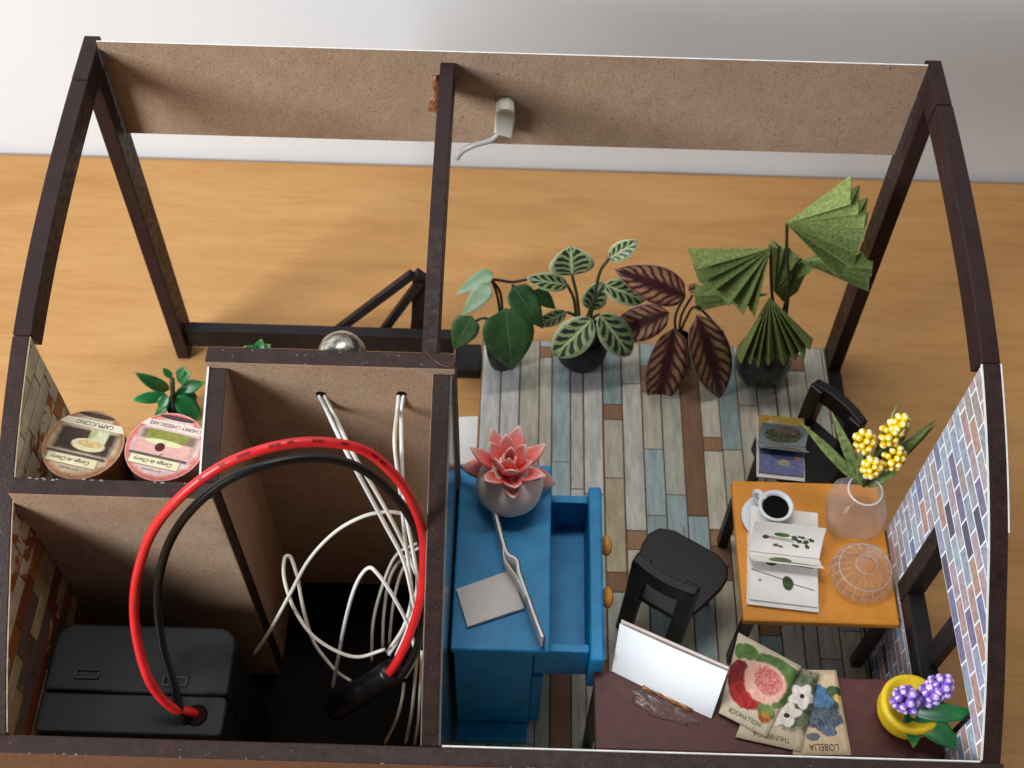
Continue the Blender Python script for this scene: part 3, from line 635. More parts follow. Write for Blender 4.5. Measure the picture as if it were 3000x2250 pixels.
# scuffs: tiny chips of bare board and dried glue along painted edges
rc = random.Random(21); mm = MB()
def chip(x, y, z, s):
    k = len(mm.v); r1, r2 = rc.uniform(0.3, 1)*s, rc.uniform(0.2, 0.6)*s
    mm.poly([(x-r1, y-r2*rc.random(), z), (x+r1*rc.random(), y-r2, z), (x+r1, y+r2*rc.random(), z), (x-r1*rc.random(), y+r2, z)])
for i in range(15): chip(-7.5+3.0*rc.random()**1.3, 3.30+rc.uniform(-.02, .01), 7.346, 0.035)
for i in range(22): chip(-7.9+15.8*rc.random(), -0.29+rc.uniform(-.006, .012), 4.966, 0.03)
for i in range(8): chip(-7.9+15.8*rc.random(), -0.15+rc.uniform(-.1, .1), 4.966, 0.02)
for i in range(14): chip(-4.7+3.8*rc.random(), 5.10+rc.uniform(0, .28), arcz(5.2)+0.106, 0.02)
obj('paint_chips', mm, soft('chipped_board', srgb(112, 100, 93), srgb(160, 150, 142), 9, 0.8, 0.2), HOUSE, kind='stuff', solid=0.006)
obj('glue_string', MB().tube(catmull([(-1.28, 5.38, 8.12), (-1.10, 5.2, 8.115), (-0.92, 5.12, 8.12), (-0.84, 5.2, 8.12), (-0.82, 5.34, 8.12), (-0.88, 5.38, 8.115)], 6), 0.014, 6), CGLUE, HOUSE, True)
# ------------------------------------------------------------------ lamp lead glued to the header
WHITEP = soft('ivory_plastic', srgb(206, 204, 190), srgb(220, 218, 206), 4, 0.4, 0.5)
WIREM = soft('white_wire_sheath', srgb(224, 222, 220), srgb(234, 233, 231), 2, 0.35, 0.5)
WIREM2 = soft('cream_wire_sheath', srgb(222, 217, 204), srgb(232, 228, 217), 2, 0.35, 0.5)
t = thing('led_connector', 'small ivory plug with bent grey wire glued to the header board', 'connector', (-0.2, 11.3, 7.6))
obj('plug', MB().prism([(-0.37, 7.42), (-0.02, 7.30), (0.02, 7.80), (0.0, 8.02), (-0.1, 8.10), (-0.26, 8.08), (-0.34, 7.98)], 'y', 11.05, 11.36), WHITEP, t, bevel=0.03)
obj('wire', MB().tube(catmull([(-0.22, 11.18, 7.40), (-0.42, 11.10, 7.22), (-0.75, 11.05, 7.12), (-0.98, 11.05, 6.95), (-1.10, 11.1, 6.7)], 6), 0.055, 8), soft('grey_wire_sheath', srgb(150, 148, 148), srgb(170, 168, 166), 2, 0.4, 0.5), t, True)

# ------------------------------------------------------------------ battery box and its leads
BLACKP = soft('black_textured_plastic', srgb(16, 17, 18), srgb(24, 25, 26), 30, 0.5, 0.25, 0.25, 60)
BLACKG = soft('black_smooth_plastic', srgb(12, 12, 13), srgb(20, 20, 21), 5, 0.36, 0.4)
def rrect(x0, y0, x1, y1, r, n=5):
    out = []
    for cx, cy, a0 in ((x1-r, y1-r, 0), (x0+r, y1-r, 90), (x0+r, y0+r, 180), (x1-r, y0+r, 270)):
        out += [(cx+r*math.cos(R(a0+90*i/n)), cy+r*math.sin(R(a0+90*i/n))) for i in range(n+1)]
    return out
bt = thing('battery_box', 'black plastic battery box with two slots, standing in the left compartment', 'battery box', (-6.05, 1.2, -0.3))
obj('body', MB().prism(rrect(-7.61, 0.32, -4.51, 0.995, 0.10), 'z', -0.3, 4.165), BLACKP, bt, bevel=0.03)
obj('lid', MB().prism(rrect(-7.61, 1.015, -4.51, 2.22, 0.06)[12:]+[(-4.51, 1.9), (-4.54, 2.04), (-4.63, 2.15), (-4.78, 2.22), (-7.34, 2.22), (-7.49, 2.15), (-7.58, 2.04), (-7.61, 1.9)], 'z', -0.3, 4.20), BLACKP, bt, bevel=0.05, seg=3)
SLOTM = soft('highlit_black_plastic', srgb(40, 41, 43), srgb(58, 59, 61), 6, 0.3, 0.5)  # lighter grey puts the highlight on the slot edges into the colour
for sx, sy in ((-6.92, 1.30), (-5.42, 1.22)):
    m = MB().box((sx-0.21, sy-0.085, 4.19), (sx+0.21, sy-0.055, 4.245)).box((sx-0.21, sy+0.055, 4.19), (sx+0.21, sy+0.085, 4.245)).box((sx-0.21, sy-0.054, 4.19), (sx-0.18, sy+0.054, 4.245)).box((sx+0.18, sy-0.054, 4.19), (sx+0.21, sy+0.054, 4.245))
    obj('slot', m, SLOTM, bt, bevel=0.012)
obj('cable_hole_shade', MB().lathe([(0.0, 0.012), (0.15, 0.012), (0.19, 0.0)][::-1], (-4.98, 0.66, 4.168), 20), HOLE, bt, smooth=True)  # flat disc, shade of the opening painted dark
REDM = soft('red_cable_sheath', srgb(196, 26, 30), srgb(214, 38, 40), 3, 0.35, 0.5)
rcab = tag(obj('red_cable', MB().tube(catmull(PT['red'], 8), 0.077, 12), REDM, smooth=True), 'thick red cable looping out of the battery box over the divider', 'cable')
rp = catmull(PT['red'], 8); rm = random.Random(2); PRINT = NT('dark_red_print').fin(srgb(122, 14, 20), 0.5, 0.3)
for i in range(66, 108):
    if rm.random() < 0.45:
        p, q = rp[i], rp[i+1]; tg = (q-p).normalized(); up = Vector((0, -0.35, 0.93)); up = (up-tg*up.dot(tg)).normalized(); sd = tg.cross(up)
        c = p.lerp(q, 0.4)+up*0.075; l, w = 0.035+0.03*rm.random(), 0.022
        m = MB(); m.poly([c-tg*l-sd*w, c+tg*l-sd*w, c+tg*l+sd*w, c-tg*l+sd*w]); obj('print_mark', m, PRINT, rcab, solid=0.008)
tag(obj('black_cable', MB().tube(catmull(PT['black'], 8), 0.072, 12), BLACKG, smooth=True), 'thick black cable looping beside the red one above the box', 'cable')
wl = ['white wire of the pair from the left drilled hole, outer strand', 'cream wire of the pair from the left drilled hole, inner strand', 'cream wire of the pair from the right drilled hole, left strand',
      'white wire of the pair from the right drilled hole, right strand', 'cream wire in a wide arc behind the divider, reaching down left', 'cream wire in a narrow hairpin loop left of the black sleeve',
      'bright white wire hairpin arching out of the black sleeve', 'leftmost of the dim wires at the back of the cable compartment', 'middle of the three dim wires at the back of the compartment', 'rightmost of the three dim wires at the back of the compartment',
      'cream wire hanging straight down below the black sleeve', 'cream wire running down beside the right-hand panel', 'cream wire closest to the right-hand panel, lower end', 'thin wire end at the bottom behind the black sleeve', 'short wire end lowest of all in the cable compartment']
for i, p in enumerate(PT['wire'][:13]):
    tag(obj('wire', MB().tube(catmull(p, 7), 0.034 if i < 7 else 0.031, 8), WIREM if i in (0, 3, 6) else WIREM2, smooth=True), wl[i], 'wire', 'lamp wires in the cable compartment')
sl = catmull(PT['sleeve'], 8); n_ = len(sl)
tag(obj('cable_sleeve', MB().tube(sl, [0.23 if i < 0.35*n_ else (0.21 if i < 0.4*n_ else 0.25) for i in range(n_)], 18), BLACKG, smooth=True), 'glossy black heat-shrink sleeve gathering red, black and white wires', 'cable sleeve')

# ------------------------------------------------------------------ two tins on the shelf
INK = NT('dark_brown_ink').fin(srgb(62, 48, 44), 0.7, 0.2)
C_ = srgb
def tin(c, r, rim1, rim2, paper1, paper2, blobs, title, title_size, label, body1, body2, rot):
    t = thing('cake_tin', label, 'tin', (c[0], c[1], 4.85), 'small round tins on the shelf')
    obj('body', MB().lathe([(r*0.985, 4.852-c[2]), (r*0.985, -0.05), (r, -0.04), (r, 0.0)], c, 40), soft('tin_side_print', body1, body2, 3, 0.5, 0.4), t, smooth=False)
    m = MB(); n = 40; P = [(c[0]+r*0.995*math.cos(2*math.pi*i/n), c[1]+r*0.995*math.sin(2*math.pi*i/n), c[2]+0.004) for i in range(n)]
    m.poly(P, 0, [(0.5+0.5*math.cos(2*math.pi*i/n), 0.5+0.5*math.sin(2*math.pi*i/n)) for i in range(n)])
    obj('lid_label', m, picture('tin_lid_print', paper1, paper2, [(0.5, 0.5, 0.5, 0.5, rim1, rim2, 'o', 0, 9, 0), (0.5, 0.5, 0.455, 0.455, paper1, paper2, 'o', 0.35, 20, 0)]+blobs), t)
    def at(u, v):
        a = R(rot); x, y = (u-0.5)*2*r, (v-0.5)*2*r
        return (c[0]+x*math.cos(a)-y*math.sin(a), c[1]+x*math.sin(a)+y*math.cos(a), c[2]+0.009)
    words('lettering', title, title_size, INK, t, at(0.52, 0.80), (0, 0, R(180+rot)), squash=0.9)
    words('lettering', 'Corage de Cherry', 0.105, INK, t, at(0.44, 0.255), (0, 0, R(180+rot)), shear=0.35, squash=0.85)
    words('lettering', 'o v o x o v', 0.07, INK, t, at(0.46, 0.135), (0, 0, R(180+rot)))
    return t
def rb(u, v, ru, rv, c1, c2, kind, wob, ts, rot):       # place a print shape in the label's own turned frame
    a = R(rot); x, y = u-0.5, v-0.5
    return (0.5+x*math.cos(a)-y*math.sin(a), 0.5+x*math.sin(a)+y*math.cos(a), ru, rv, c1, c2, kind, wob, ts, rot)
ro = -12
cream1, cream2 = C_(206, 196, 172), C_(216, 208, 186)
tin((-6.83, 4.12, 7.05), 0.66, C_(140, 96, 60), C_(160, 112, 74), C_(166, 142, 118), C_(184, 164, 140), [
    rb(0.5, 0.925, 0.24, 0.035, C_(56, 44, 38), C_(66, 52, 44), 'o', 0, 9, ro), rb(0.5, 0.80, 0.44, 0.05, cream1, cream2, 'r', 0, 9, ro),
    rb(0.5, 0.545, 0.41, 0.185, C_(50, 38, 30), C_(66, 50, 40), 'r', 0.12, 7, ro), rb(0.64, 0.64, 0.13, 0.10, C_(150, 152, 104), C_(196, 198, 160), 'r', 0.1, 4, ro),
    rb(0.56, 0.50, 0.23, 0.095, C_(190, 178, 140), C_(206, 198, 166), 'o', 0.1, 8, ro), rb(0.57, 0.52, 0.17, 0.055, C_(176, 146, 88), C_(196, 172, 120), 'o', 0.1, 12, ro),
    rb(0.47, 0.335, 0.40, 0.022, C_(70, 60, 62), C_(84, 72, 72), 'r', 0.0, 9, ro), rb(0.45, 0.255, 0.35, 0.075, C_(120, 108, 84), C_(130, 116, 92), 'r', 0.0, 9, ro), rb(0.45, 0.255, 0.335, 0.062, C_(204, 192, 150), C_(222, 214, 186), 'r', 0.0, 3, ro)],
    'CAPPUCCINO', 0.115, 'round tin lid with coffee cup picture, reading CAPPUCCINO upside down', C_(112, 72, 46), C_(140, 98, 66), ro)
tin((-5.50, 4.12, 7.05), 0.65, C_(184, 88, 78), C_(206, 116, 104), C_(192, 164, 160), C_(208, 186, 182), [
    rb(0.5, 0.925, 0.24, 0.035, C_(70, 48, 46), C_(80, 56, 52), 'o', 0, 9, ro), rb(0.5, 0.80, 0.46, 0.05, C_(214, 194, 184), C_(222, 206, 196), 'r', 0, 9, ro),
    rb(0.5, 0.545, 0.41, 0.185, C_(110, 92, 76), C_(128, 108, 90), 'r', 0.06, 5, ro), rb(0.48, 0.46, 0.41, 0.12, C_(196, 148, 140), C_(212, 168, 156), 'r', 0.03, 20, ro),
    rb(0.48, 0.65, 0.29, 0.075, C_(112, 116, 46), C_(140, 142, 70), 'r', 0.12, 12, ro), rb(0.46, 0.545, 0.26, 0.045, C_(186, 190, 136), C_(204, 206, 160), 'o', 0.1, 5, ro),
    rb(0.44, 0.475, 0.065, 0.065, C_(66, 22, 28), C_(90, 34, 40), 'o', 0, 5, ro), rb(0.38, 0.415, 0.06, 0.008, C_(120, 60, 58), C_(120, 60, 58), 'r', 0, 5, ro+45),
    rb(0.47, 0.335, 0.40, 0.022, C_(84, 72, 74), C_(96, 82, 82), 'r', 0.0, 9, ro), rb(0.45, 0.255, 0.35, 0.075, C_(120, 100, 84), C_(130, 110, 92), 'r', 0.0, 9, ro), rb(0.45, 0.255, 0.335, 0.062, C_(212, 200, 160), C_(224, 216, 188), 'r', 0.0, 3, ro)],
    'CHERRY CHEESECAKE', 0.10, 'round pink tin lid with cherry cake, reading CHERRY CHEESECAKE upside down', C_(96, 60, 52), C_(120, 80, 70), ro)

# ------------------------------------------------------------------ silver lamp on the box front
t = thing('wall_lamp', 'small ornate silver lamp cap behind the top of the wire box', 'lamp', (-2.85, 5.42, 7.2))
SILVER = soft('antique_silver', srgb(96, 92, 80), srgb(214, 210, 196), 6, 0.22, 0.5, 0.5, 9, metal=1.0)
obj('shade', MB().lathe([(0.42, -0.15), (0.41, 0.0), (0.36, 0.13), (0.27, 0.24), (0.15, 0.31), (0.03, 0.33)], (-2.78, 5.88, 7.36), 28), SILVER, t, True)
for k in range(3):
    c0 = (-3.28+0.27*k, 5.62-0.04*k, 7.52+0.03*k)
    obj('scroll', MB().tube([(c0[0]+(0.16-0.010*i)*math.cos(i*0.55), c0[1]+0.02*i/4, c0[2]+(0.16-0.010*i)*math.sin(i*0.55)) for i in range(14)], 0.035, 8), SILVER, t, True)
obj('bracket', MB().tube([(-2.85, 5.41, 7.1), (-2.85, 5.7, 7.2), (-2.82, 5.9, 7.4)], 0.05, 8), SILVER, t, True)

# ------------------------------------------------------------------ frame standing outside the front rail
af = PT['aframe']; t = thing('easel_stand', 'dark wooden A-shaped stand outside beyond the front rail', 'stand', (-2.6, 11.9, -0.3))
a, b = Vector(af['a']), Vector(af['b'])
obj('leg', MB().tube([a+Vector((-.02, 0, 0)), Vector((-4.25, 11.95, -0.3))], 0.13, 4), SILLM, t, label='outer slanted leg')
obj('leg', MB().tube([a+Vector((0.17, -.1, -.12)), Vector((-3.3, 11.62, -0.3))], 0.13, 4), SILLM, t, label='inner slanted leg')
obj('back_board', MB().prism([(a.x-.02, a.z-.1), (a.x+.1, a.z+.1), (b.x+.02, b.z+.08), (b.x+.04, -.3), (b.x-.6, -.3), (b.x-.5, .6)][::-1], 'y', 11.72, 11.98), SILLM, t, bevel=0.02)

# ------------------------------------------------------------------ plants
LGREEN, LPALE, LMAR, LBEG = leaf_mat('glossy_green_leaf', 'green'), leaf_mat('pale_leaf_underside', 'pale'), leaf_mat('striped_leaf_print', 'maranta'), leaf_mat('maroon_leaf_print', 'begonia')
LPLAST, LGRASS = leaf_mat('plastic_leaf', 'plastic'), leaf_mat('flecked_paper_leaf', 'grass')
STEM = soft('green_stem', srgb(40, 52, 34), srgb(62, 76, 48), 6, 0.55, 0.35)
STEMD = soft('brown_stem', srgb(40, 30, 26), srgb(62, 48, 40), 6, 0.55, 0.35)
POTB = soft('matt_black_pot', srgb(15, 15, 16), srgb(24, 24, 26), 6, 0.55, 0.4)
SOIL = soft('soil', srgb(34, 26, 20), srgb(56, 44, 34), 20, 0.95, 0.1, 0.6)
def pot(t, c, prof, mat=POTB, soil=True, n=28):
    obj('pot', MB().lathe(prof, c, n, cap1=False), mat, t, True, solid=0.0)
    r, z = prof[-1]
    if soil: obj('soil', MB().lathe([(r*0.98, -0.12), (r*0.5, -0.06), (0.02, -0.04)], (c[0], c[1], c[2]+z), n), SOIL, t, True)
def stems(t, lst, r, mat):
    for p in lst: obj('stem', MB().tube(catmull(p, 6), r, 7), mat, t, True)
def leaves(t, lst, mats, nrm=None, bends=None, **k):
    for i, (b, tp, w) in enumerate(lst):
        obj('leaf', MB().leaf(b, tp, w, (nrm or {}).get(i, (0.05, -0.6, 0.8)), (bends or {}).get(i, 0.06), **k), mats[i] if isinstance(mats, list) else mats, t, True, solid=0.014)
t = thing('pothos_plant', 'plain green trailing plant with heart-shaped leaves at front left of floor', 'plant', (-0.18, 10.9, 0))
pot(t, (-0.15, 10.95, 0.006), [(0.30, 0), (0.36, 0.3), (0.40, 0.8)])
stems(t, PT['pothos_stems'], 0.032, STEMD)
leaves(t, PT['pothos'], [LPALE, LPALE, LGREEN, LGREEN, LGREEN, LGREEN], shape=0.56, point=1.3, bends={2: 0.10, 3: 0.12, 0: 0.03})
t = thing('prayer_plant', 'plant with pale green leaves striped black, in a round black pot', 'plant', (1.72, 11.0, 0))
pot(t, (1.74, 11.02, 0.006), [(0.20, 0), (0.42, 0.08), (0.58, 0.35), (0.62, 0.65), (0.56, 1.0), (0.50, 1.12)], n=32)
stems(t, PT['maranta_stems'], 0.036, STEM)
leaves(t, PT['maranta'], LMAR, shape=0.86, point=0.1)
t = thing('begonia_plant', 'plant with large maroon leaves patterned in gold, second from the right', 'plant', (4.0, 11.0, 0))
pot(t, (4.0, 11.05, 0.006), [(0.26, 0), (0.40, 0.2), (0.42, 0.6), (0.38, 0.85)])
stems(t, PT['begonia_stems'], 0.03, STEMD)
leaves(t, PT['begonia'], LBEG, shape=0.8, point=0.6, bends={2: 0.08, 3: 0.08})
t = thing('fan_palm', 'palm of pleated green paper fans in a dark teardrop vase', 'plant', (6.05, 10.85, 0))
VASE = soft('dark_speckled_glaze', srgb(20, 24, 25), srgb(44, 50, 52), 7, 0.22, 0.55)
obj('vase', MB().lathe([(0.36, 0.0), (0.55, 0.10), (0.66, 0.38), (0.66, 0.65), (0.56, 1.0), (0.40, 1.4), (0.24, 1.8), (0.17, 2.0), (0.18, 2.08)], (6.03, 10.85, 0.006), 36), VASE, t, True)
stems(t, PT['palm_stems'], 0.035, STEM)
def fan(apex, edge, n, hz, mat, t):
    A = Vector(apex); E = catmull(edge, 10); tot = len(E)-1; m = MB(); pts = []
    ctr = E[tot//2]; nrm = (E[0]-A).cross(E[-1]-A)
    nrm = nrm.normalized() if nrm.length > 1e-4 else Vector((0, -0.6, 0.8))
    if nrm.dot(Vector((0, -0.6, 0.8))) < 0: nrm = -nrm
    rv = random.Random(int(A.x*100))
    for i in range(2*n+1):
        f = tot*i/(2*n); j = min(tot-1, int(f)); p = E[j].lerp(E[j+1], f-j)
        rr = (p-A)*(1+rv.uniform(-0.03, 0.03)); pts.append(A+rr+nrm*(hz*(1 if i % 2 else -1)*rr.length))
    for i in range(2*n):
        m.poly([A+nrm*0.01*((i % 2)*2-1), pts[i], pts[i+1]])
    obj('leaf', m, mat, t, False, solid=0.016)
PALM = leaf_mat('green_crepe_paper', 'grass')
t2_ = NT('crepe_paper'); v_ = t2_.coord(); PALM = t2_.fin(t2_.ramp(t2_.noise(v_, 16, 5), [(0.3, srgb(96, 110, 54)), (0.7, srgb(146, 160, 96))]), 0.75, 0.2)
for (ap, ed), n_, hz in zip(PT['palm'], (7, 6, 3, 5, 5, 8), (0.19, 0.13, 0.06, 0.10, 0.12, 0.14)): fan(ap, ed, n_, hz, PALM, t)
t = thing('garden_plant', 'bright green plastic plant standing outside the left post', 'plant', (-7.7, 9.3, -0.3))
pot(t, (-7.55, 9.35, -0.298), [(0.26, 0), (0.34, 0.35), (0.36, 0.5)])
stems(t, [PT['front_stem']], 0.06, STEM)
leaves(t, PT['front'], LPLAST, shape=0.8)
t = thing('green_sprig', 'tip of a green plant behind the tall box panel, beside the front rail', 'plant', (-5.2, 8.9, -0.3))
pot(t, (-5.2, 8.95, -0.298), [(0.30, 0), (0.38, 0.5), (0.40, 0.7)])
obj('stem', MB().tube([(-5.2, 8.95, 0.3), (-5.22, 8.9, 1.8), (-5.3, 8.95, 2.9)], 0.05, 8), STEM, t, True)
for k, (dx, dy, dz) in enumerate(((-.30, .1, .15), (.25, .2, .1), (.05, .3, .15))):
    obj('leaf', MB().leaf((-5.3, 8.95, 2.75), (-5.3+dx, 8.95+dy, 2.85+dz), 0.3, (0, -.3, .9)), LPLAST, t, True, solid=0.02)

# ------------------------------------------------------------------ blue cabinet with its open drawer
BLUE = soft('blue_acrylic_paint', srgb(14, 88, 132), srgb(24, 106, 152), 3.5, 0.5, 0.4, 0.15, 20)
t3 = NT('blue_paint_worn'); v3 = t3.coord()
c3 = t3.ramp(t3.noise(v3, 3, 4), [(0.3, srgb(4, 116, 168)), (0.7, srgb(12, 136, 190))])
c3 = t3.mix(t3.ramp(t3.noise(v3, 4.5, 6, 0.7, 1.0), [(0.62, (0, 0, 0, 1)), (0.76, (0.6, 0.6, 0.6, 1))]), c3, srgb(96, 156, 186))
t3.bump(t3.noise(t3.coord('Object', (6, 1, 1)), 9, 4), 0.22, 0.03); BLUE = t3.fin(c3, 0.48, 0.4)
AMBER = soft('varnished_amber_wood', srgb(196, 124, 28), srgb(222, 154, 52), 5, 0.22, 0.5, coat=1.0)
cb = thing('blue_cabinet', 'blue painted side cabinet with one drawer pulled out, against the wire box', 'cabinet', (0.05, 3.8, 0.006))
obj('body', MB().box((-0.78, 2.02, 0.01), (0.62, 5.54, 4.02)), BLUE, cb, bevel=0.03)
obj('plinth', MB().box((-0.80, 1.66, 0.008), (0.60, 2.015, 0.30)), BLUE, cb, bevel=0.03)
obj('top_board', MB().box((-0.82, 1.93, 4.025), (0.90, 5.64, 4.20)), BLUE, cb, bevel=0.035)
obj('lower_drawer', MB().box((0.625, 2.10, 0.14), (0.84, 5.46, 2.55)), BLUE, cb, bevel=0.03)
dr = obj('drawer', MB().box((0.64, 2.08, 2.80), (1.60, 5.20, 2.88)).box((0.64, 2.08, 2.885), (1.60, 2.24, 3.86)).box((0.64, 5.04, 2.885), (1.60, 5.20, 3.86)).box((0.64, 2.245, 2.885), (0.70, 5.035, 3.8)), BLUE, cb, bevel=0.02)
obj('drawer_front', MB().box((1.605, 1.88, 2.72), (1.85, 5.32, 4.02)), BLUE, dr, bevel=0.05, seg=3)
for ky in (4.42, 3.36):
    obj('knob', MB().tube([(1.845, ky, 3.36), (1.92, ky, 3.36)], 0.07, 12).ball((1.98, ky, 3.36), 0.11, 14, sq=(1, 2.0, 1.3)), AMBER, dr, True)

# pink lotus in a round cream pot
t = thing('lotus_pot', 'pink lotus flower in a cream ball-shaped pot on the blue cabinet', 'potted flower', (0.12, 4.9, 4.2))
CLAY = soft('cream_clay', srgb(236, 214, 203), srgb(243, 226, 216), 1.8, 0.55, 0.35, 0.05, 20)
obj('pot', MB().lathe([(0.28, 0.0), (0.47, 0.12), (0.59, 0.36), (0.61, 0.58), (0.54, 0.84), (0.40, 1.02), (0.29, 1.08), (0.22, 1.03), (0.02, 0.98)], (0.12, 4.92, 4.203), 40), CLAY, t, True)
tp = NT('pink_petal'); uvn = tp.n('ShaderNodeUVMap').outputs[0]; spn = tp.n('ShaderNodeSeparateXYZ'); tp.t.links.new(uvn, spn.inputs[0])
tp.b.inputs['Subsurface Weight'].default_value = 0.15; tp.b.inputs['Subsurface Radius'].default_value = (0.15, 0.05, 0.05)
PETAL = tp.fin(tp.ramp(tp.math('ADD', spn.outputs[1], tp.math('MULTIPLY', tp.noise(uvn, 5, 3), 0.15)), [(0.05, srgb(196, 26, 32)), (0.4, srgb(232, 88, 84)), (0.8, srgb(246, 156, 148)), (1.0, srgb(250, 206, 198))]), 0.4, 0.45)
lc = Vector((0.10, 4.98, 5.12)); rl = random.Random(9)
axm = Vector((0.05, 0.12, 1)).to_track_quat('Z', 'Y').to_matrix()
for cnt, el, ln, w, rad, ph in ((4, 80, 0.50, 0.24, 0.03, 0.3), (6, 62, 0.66, 0.30, 0.07, 0.0), (7, 40, 0.74, 0.32, 0.10, 0.4), (6, 16, 0.60, 0.26, 0.13, 0.1)):
    for k in range(cnt):
        a_ = ph+2*math.pi*k/cnt+rl.uniform(-0.12, 0.12); e_ = R(el+rl.uniform(-7, 7)); l_ = ln*rl.uniform(0.85, 1.1)
        out_ = axm @ Vector((math.cos(a_)*math.cos(e_), math.sin(a_)*math.cos(e_), math.sin(e_)))
        inn = axm @ Vector((-math.cos(a_)*math.sin(e_), -math.sin(a_)*math.sin(e_), math.cos(e_)))
        b_ = lc+axm @ Vector((math.cos(a_)*rad, math.sin(a_)*rad, 0))
        obj('petal', MB().leaf(b_, b_+out_*l_, w*rl.uniform(0.9, 1.1), tuple(inn), -0.10, 0.18, shape=1.15, nv=10, nu=6, point=1.2), PETAL, t, True, solid=0.035)
for b, tp_, w in PT['lotus'][11:14]:
    obj('petal', MB().leaf(tuple(lc), tp_, w*1.2, (0, -0.5, 0.85), 0.10, -0.12, shape=1.0, nv=10, nu=6, point=1.2), PETAL, t, True, solid=0.04, label='long petal drooping over the pot')
obj('flower_heart', MB().ball((0.05, 4.92, 5.1), 0.2, 14, sq=(1, 1, 1.2)), NT('red_clay').fin(srgb(160, 26, 32), 0.45, 0.4), t, True)

# folded brochure standing on its edge, grey card
CARDW = soft('white_card', srgb(232, 230, 227), srgb(240, 238, 236), 5, 0.75, 0.25)
CARDG = soft('grey_board', srgb(206, 199, 196), srgb(216, 209, 206), 8, 0.85, 0.2, 0.1, 40)
PRINTB = picture('brochure_print', C_(70, 84, 96), C_(104, 110, 112), [(0.3, 0.5, 0.2, 0.3, C_(40, 46, 54), C_(70, 72, 70), 'r', 0.2, 6, 0), (0.75, 0.5, 0.12, 0.3, C_(28, 26, 28), C_(60, 50, 46), 'r', 0.1, 6, 0)])
t = thing('brochure', 'opened white brochure standing on edge on the blue cabinet', 'brochure', (0.2, 3.6, 4.2))
path = [(-0.35, 5.30), (-0.22, 4.75), (-0.08, 4.2), (0.05, 3.72), (0.13, 3.55), (0.28, 3.44), (0.33, 3.2), (0.47, 2.8), (0.60, 2.42), (0.75, 2.02)]
def wallsheet(pth, z0, z1, off=0.0):
    m = MB(); P = catmull([(x+off, y, 0) for x, y in pth], 5); k = len(P)
    for i in range(k-1):
        m.poly([(P[i].x, P[i].y, z0), (P[i+1].x, P[i+1].y, z0), (P[i+1].x, P[i+1].y, z1), (P[i].x, P[i].y, z1)], 0, [(i/(k-1), 0), ((i+1)/(k-1), 0), ((i+1)/(k-1), 1), (i/(k-1), 1)])
    return m
obj('cover', wallsheet(path, 4.21, 4.66), CARDW, t, False, solid=0.04)
obj('cover', wallsheet([(x+0.035, y+0.01) for x, y in path], 4.21, 4.62), PRINTB, t, True, solid=0.03)
obj('page', wallsheet([(0.04, 3.70), (0.06, 3.5), (0.14, 3.34), (0.24, 3.2), (0.36, 2.98), (0.45, 2.78)], 4.21, 4.65), CARDW, t, True, solid=0.02)
gc = MB(); q4 = [(-0.77, 3.02), (0.18, 3.42), (0.44, 2.70), (-0.54, 2.32)]
tag(obj('grey_card', gc.prism(q4[::-1], 'z', 4.204, 4.29), CARDG, bevel=0.01), 'blank grey cardboard rectangle lying on the blue cabinet', 'card')

# ------------------------------------------------------------------ orange table and chairs
ORANGE = soft('orange_brown_paint', srgb(208, 132, 38), srgb(218, 144, 50), 3.0, 0.5, 0.35, 0.1, 30)
BLACKW = soft('black_chair_paint', srgb(15, 10, 11), srgb(24, 16, 17), 5, 0.36, 0.28, 0.12, 18)
tb = thing('orange_table', 'square orange-brown table with black legs beside the brick wall', 'table', (6.15, 5.0, 0.006))
obj('table_top', MB().box((4.66, 3.42, 2.16), (7.66, 6.50, 2.35)), ORANGE, tb, bevel=0.04)
for lx, ly in ((4.82, 3.58), (7.40, 3.58), (4.82, 6.26), (7.40, 6.26)):
    obj('leg', MB().box((lx-0.11, ly-0.11, 0.006), (lx+0.11, ly+0.11, 2.155)), BLACKW, tb, bevel=0.02)
def make_chair():
    t = thing('chair', '', 'chair', (0, 0, 0.006), 'black painted chairs')
    s = []
    for x, y in ((-0.56, 0.05), (0.56, 0.05), (0.72, 0.5), (0.88, 1.1)): s.append((x, y))
    c = [(-0.60, -0.14), (0.60, -0.14), (0.78, 0.35), (0.92, 0.95), (0.92, 1.22), (0.80, 1.45), (0.50, 1.58), (-0.50, 1.58), (-0.80, 1.45), (-0.92, 1.22), (-0.92, 0.95), (-0.78, 0.35)]
    obj('seat', MB().prism(c, 'z', 1.45, 1.60), BLACKW, t, local=True, bevel=0.04, seg=3)
    for sx in (-1, 1):
        m = MB(); m.prism([(-0.30, 0.0), (-0.02, 0.0), (0.14, 1.4), (0.15, 2.2), (0.12, 2.88), (-0.15, 2.88), (-0.16, 1.4)], 'x', sx*0.53-0.16, sx*0.53+0.16)
        obj('leg', m, BLACKW, t, local=True, bevel=0.03, label='rear leg running up as a back post')
        obj('leg', MB().prism([(1.16, 0.0), (1.34, 0.0), (1.36, 1.44), (1.14, 1.44)], 'x', sx*0.62-0.1, sx*0.62+0.1), BLACKW, t, local=True, bevel=0.03)
    rail = MB(); n = 12
    for i in range(n+1):
        x = -0.66+1.32*i/n; yb = -0.02-0.10*(1-(x/0.66)**2)
        rail.v += [(x, yb-0.08, 2.40), (x, yb+0.08, 2.40), (x, yb+0.10, 2.92), (x, yb-0.10, 2.92)]
    for i in range(n):
        for j in range(4):
            a_ = i*4+j; b_ = i*4+(j+1) % 4; rail.face((a_, b_, b_+4, a_+4))
    rail.face((3, 2, 1, 0)); rail.face([n*4+j for j in range(4)])
    obj('back_rail', rail, BLACKW, t, local=True, smooth=False, bevel=0.02)
    return t
ch = make_chair(); ch['label'] = 'black chair with empty seat between the blue cabinet and the table'
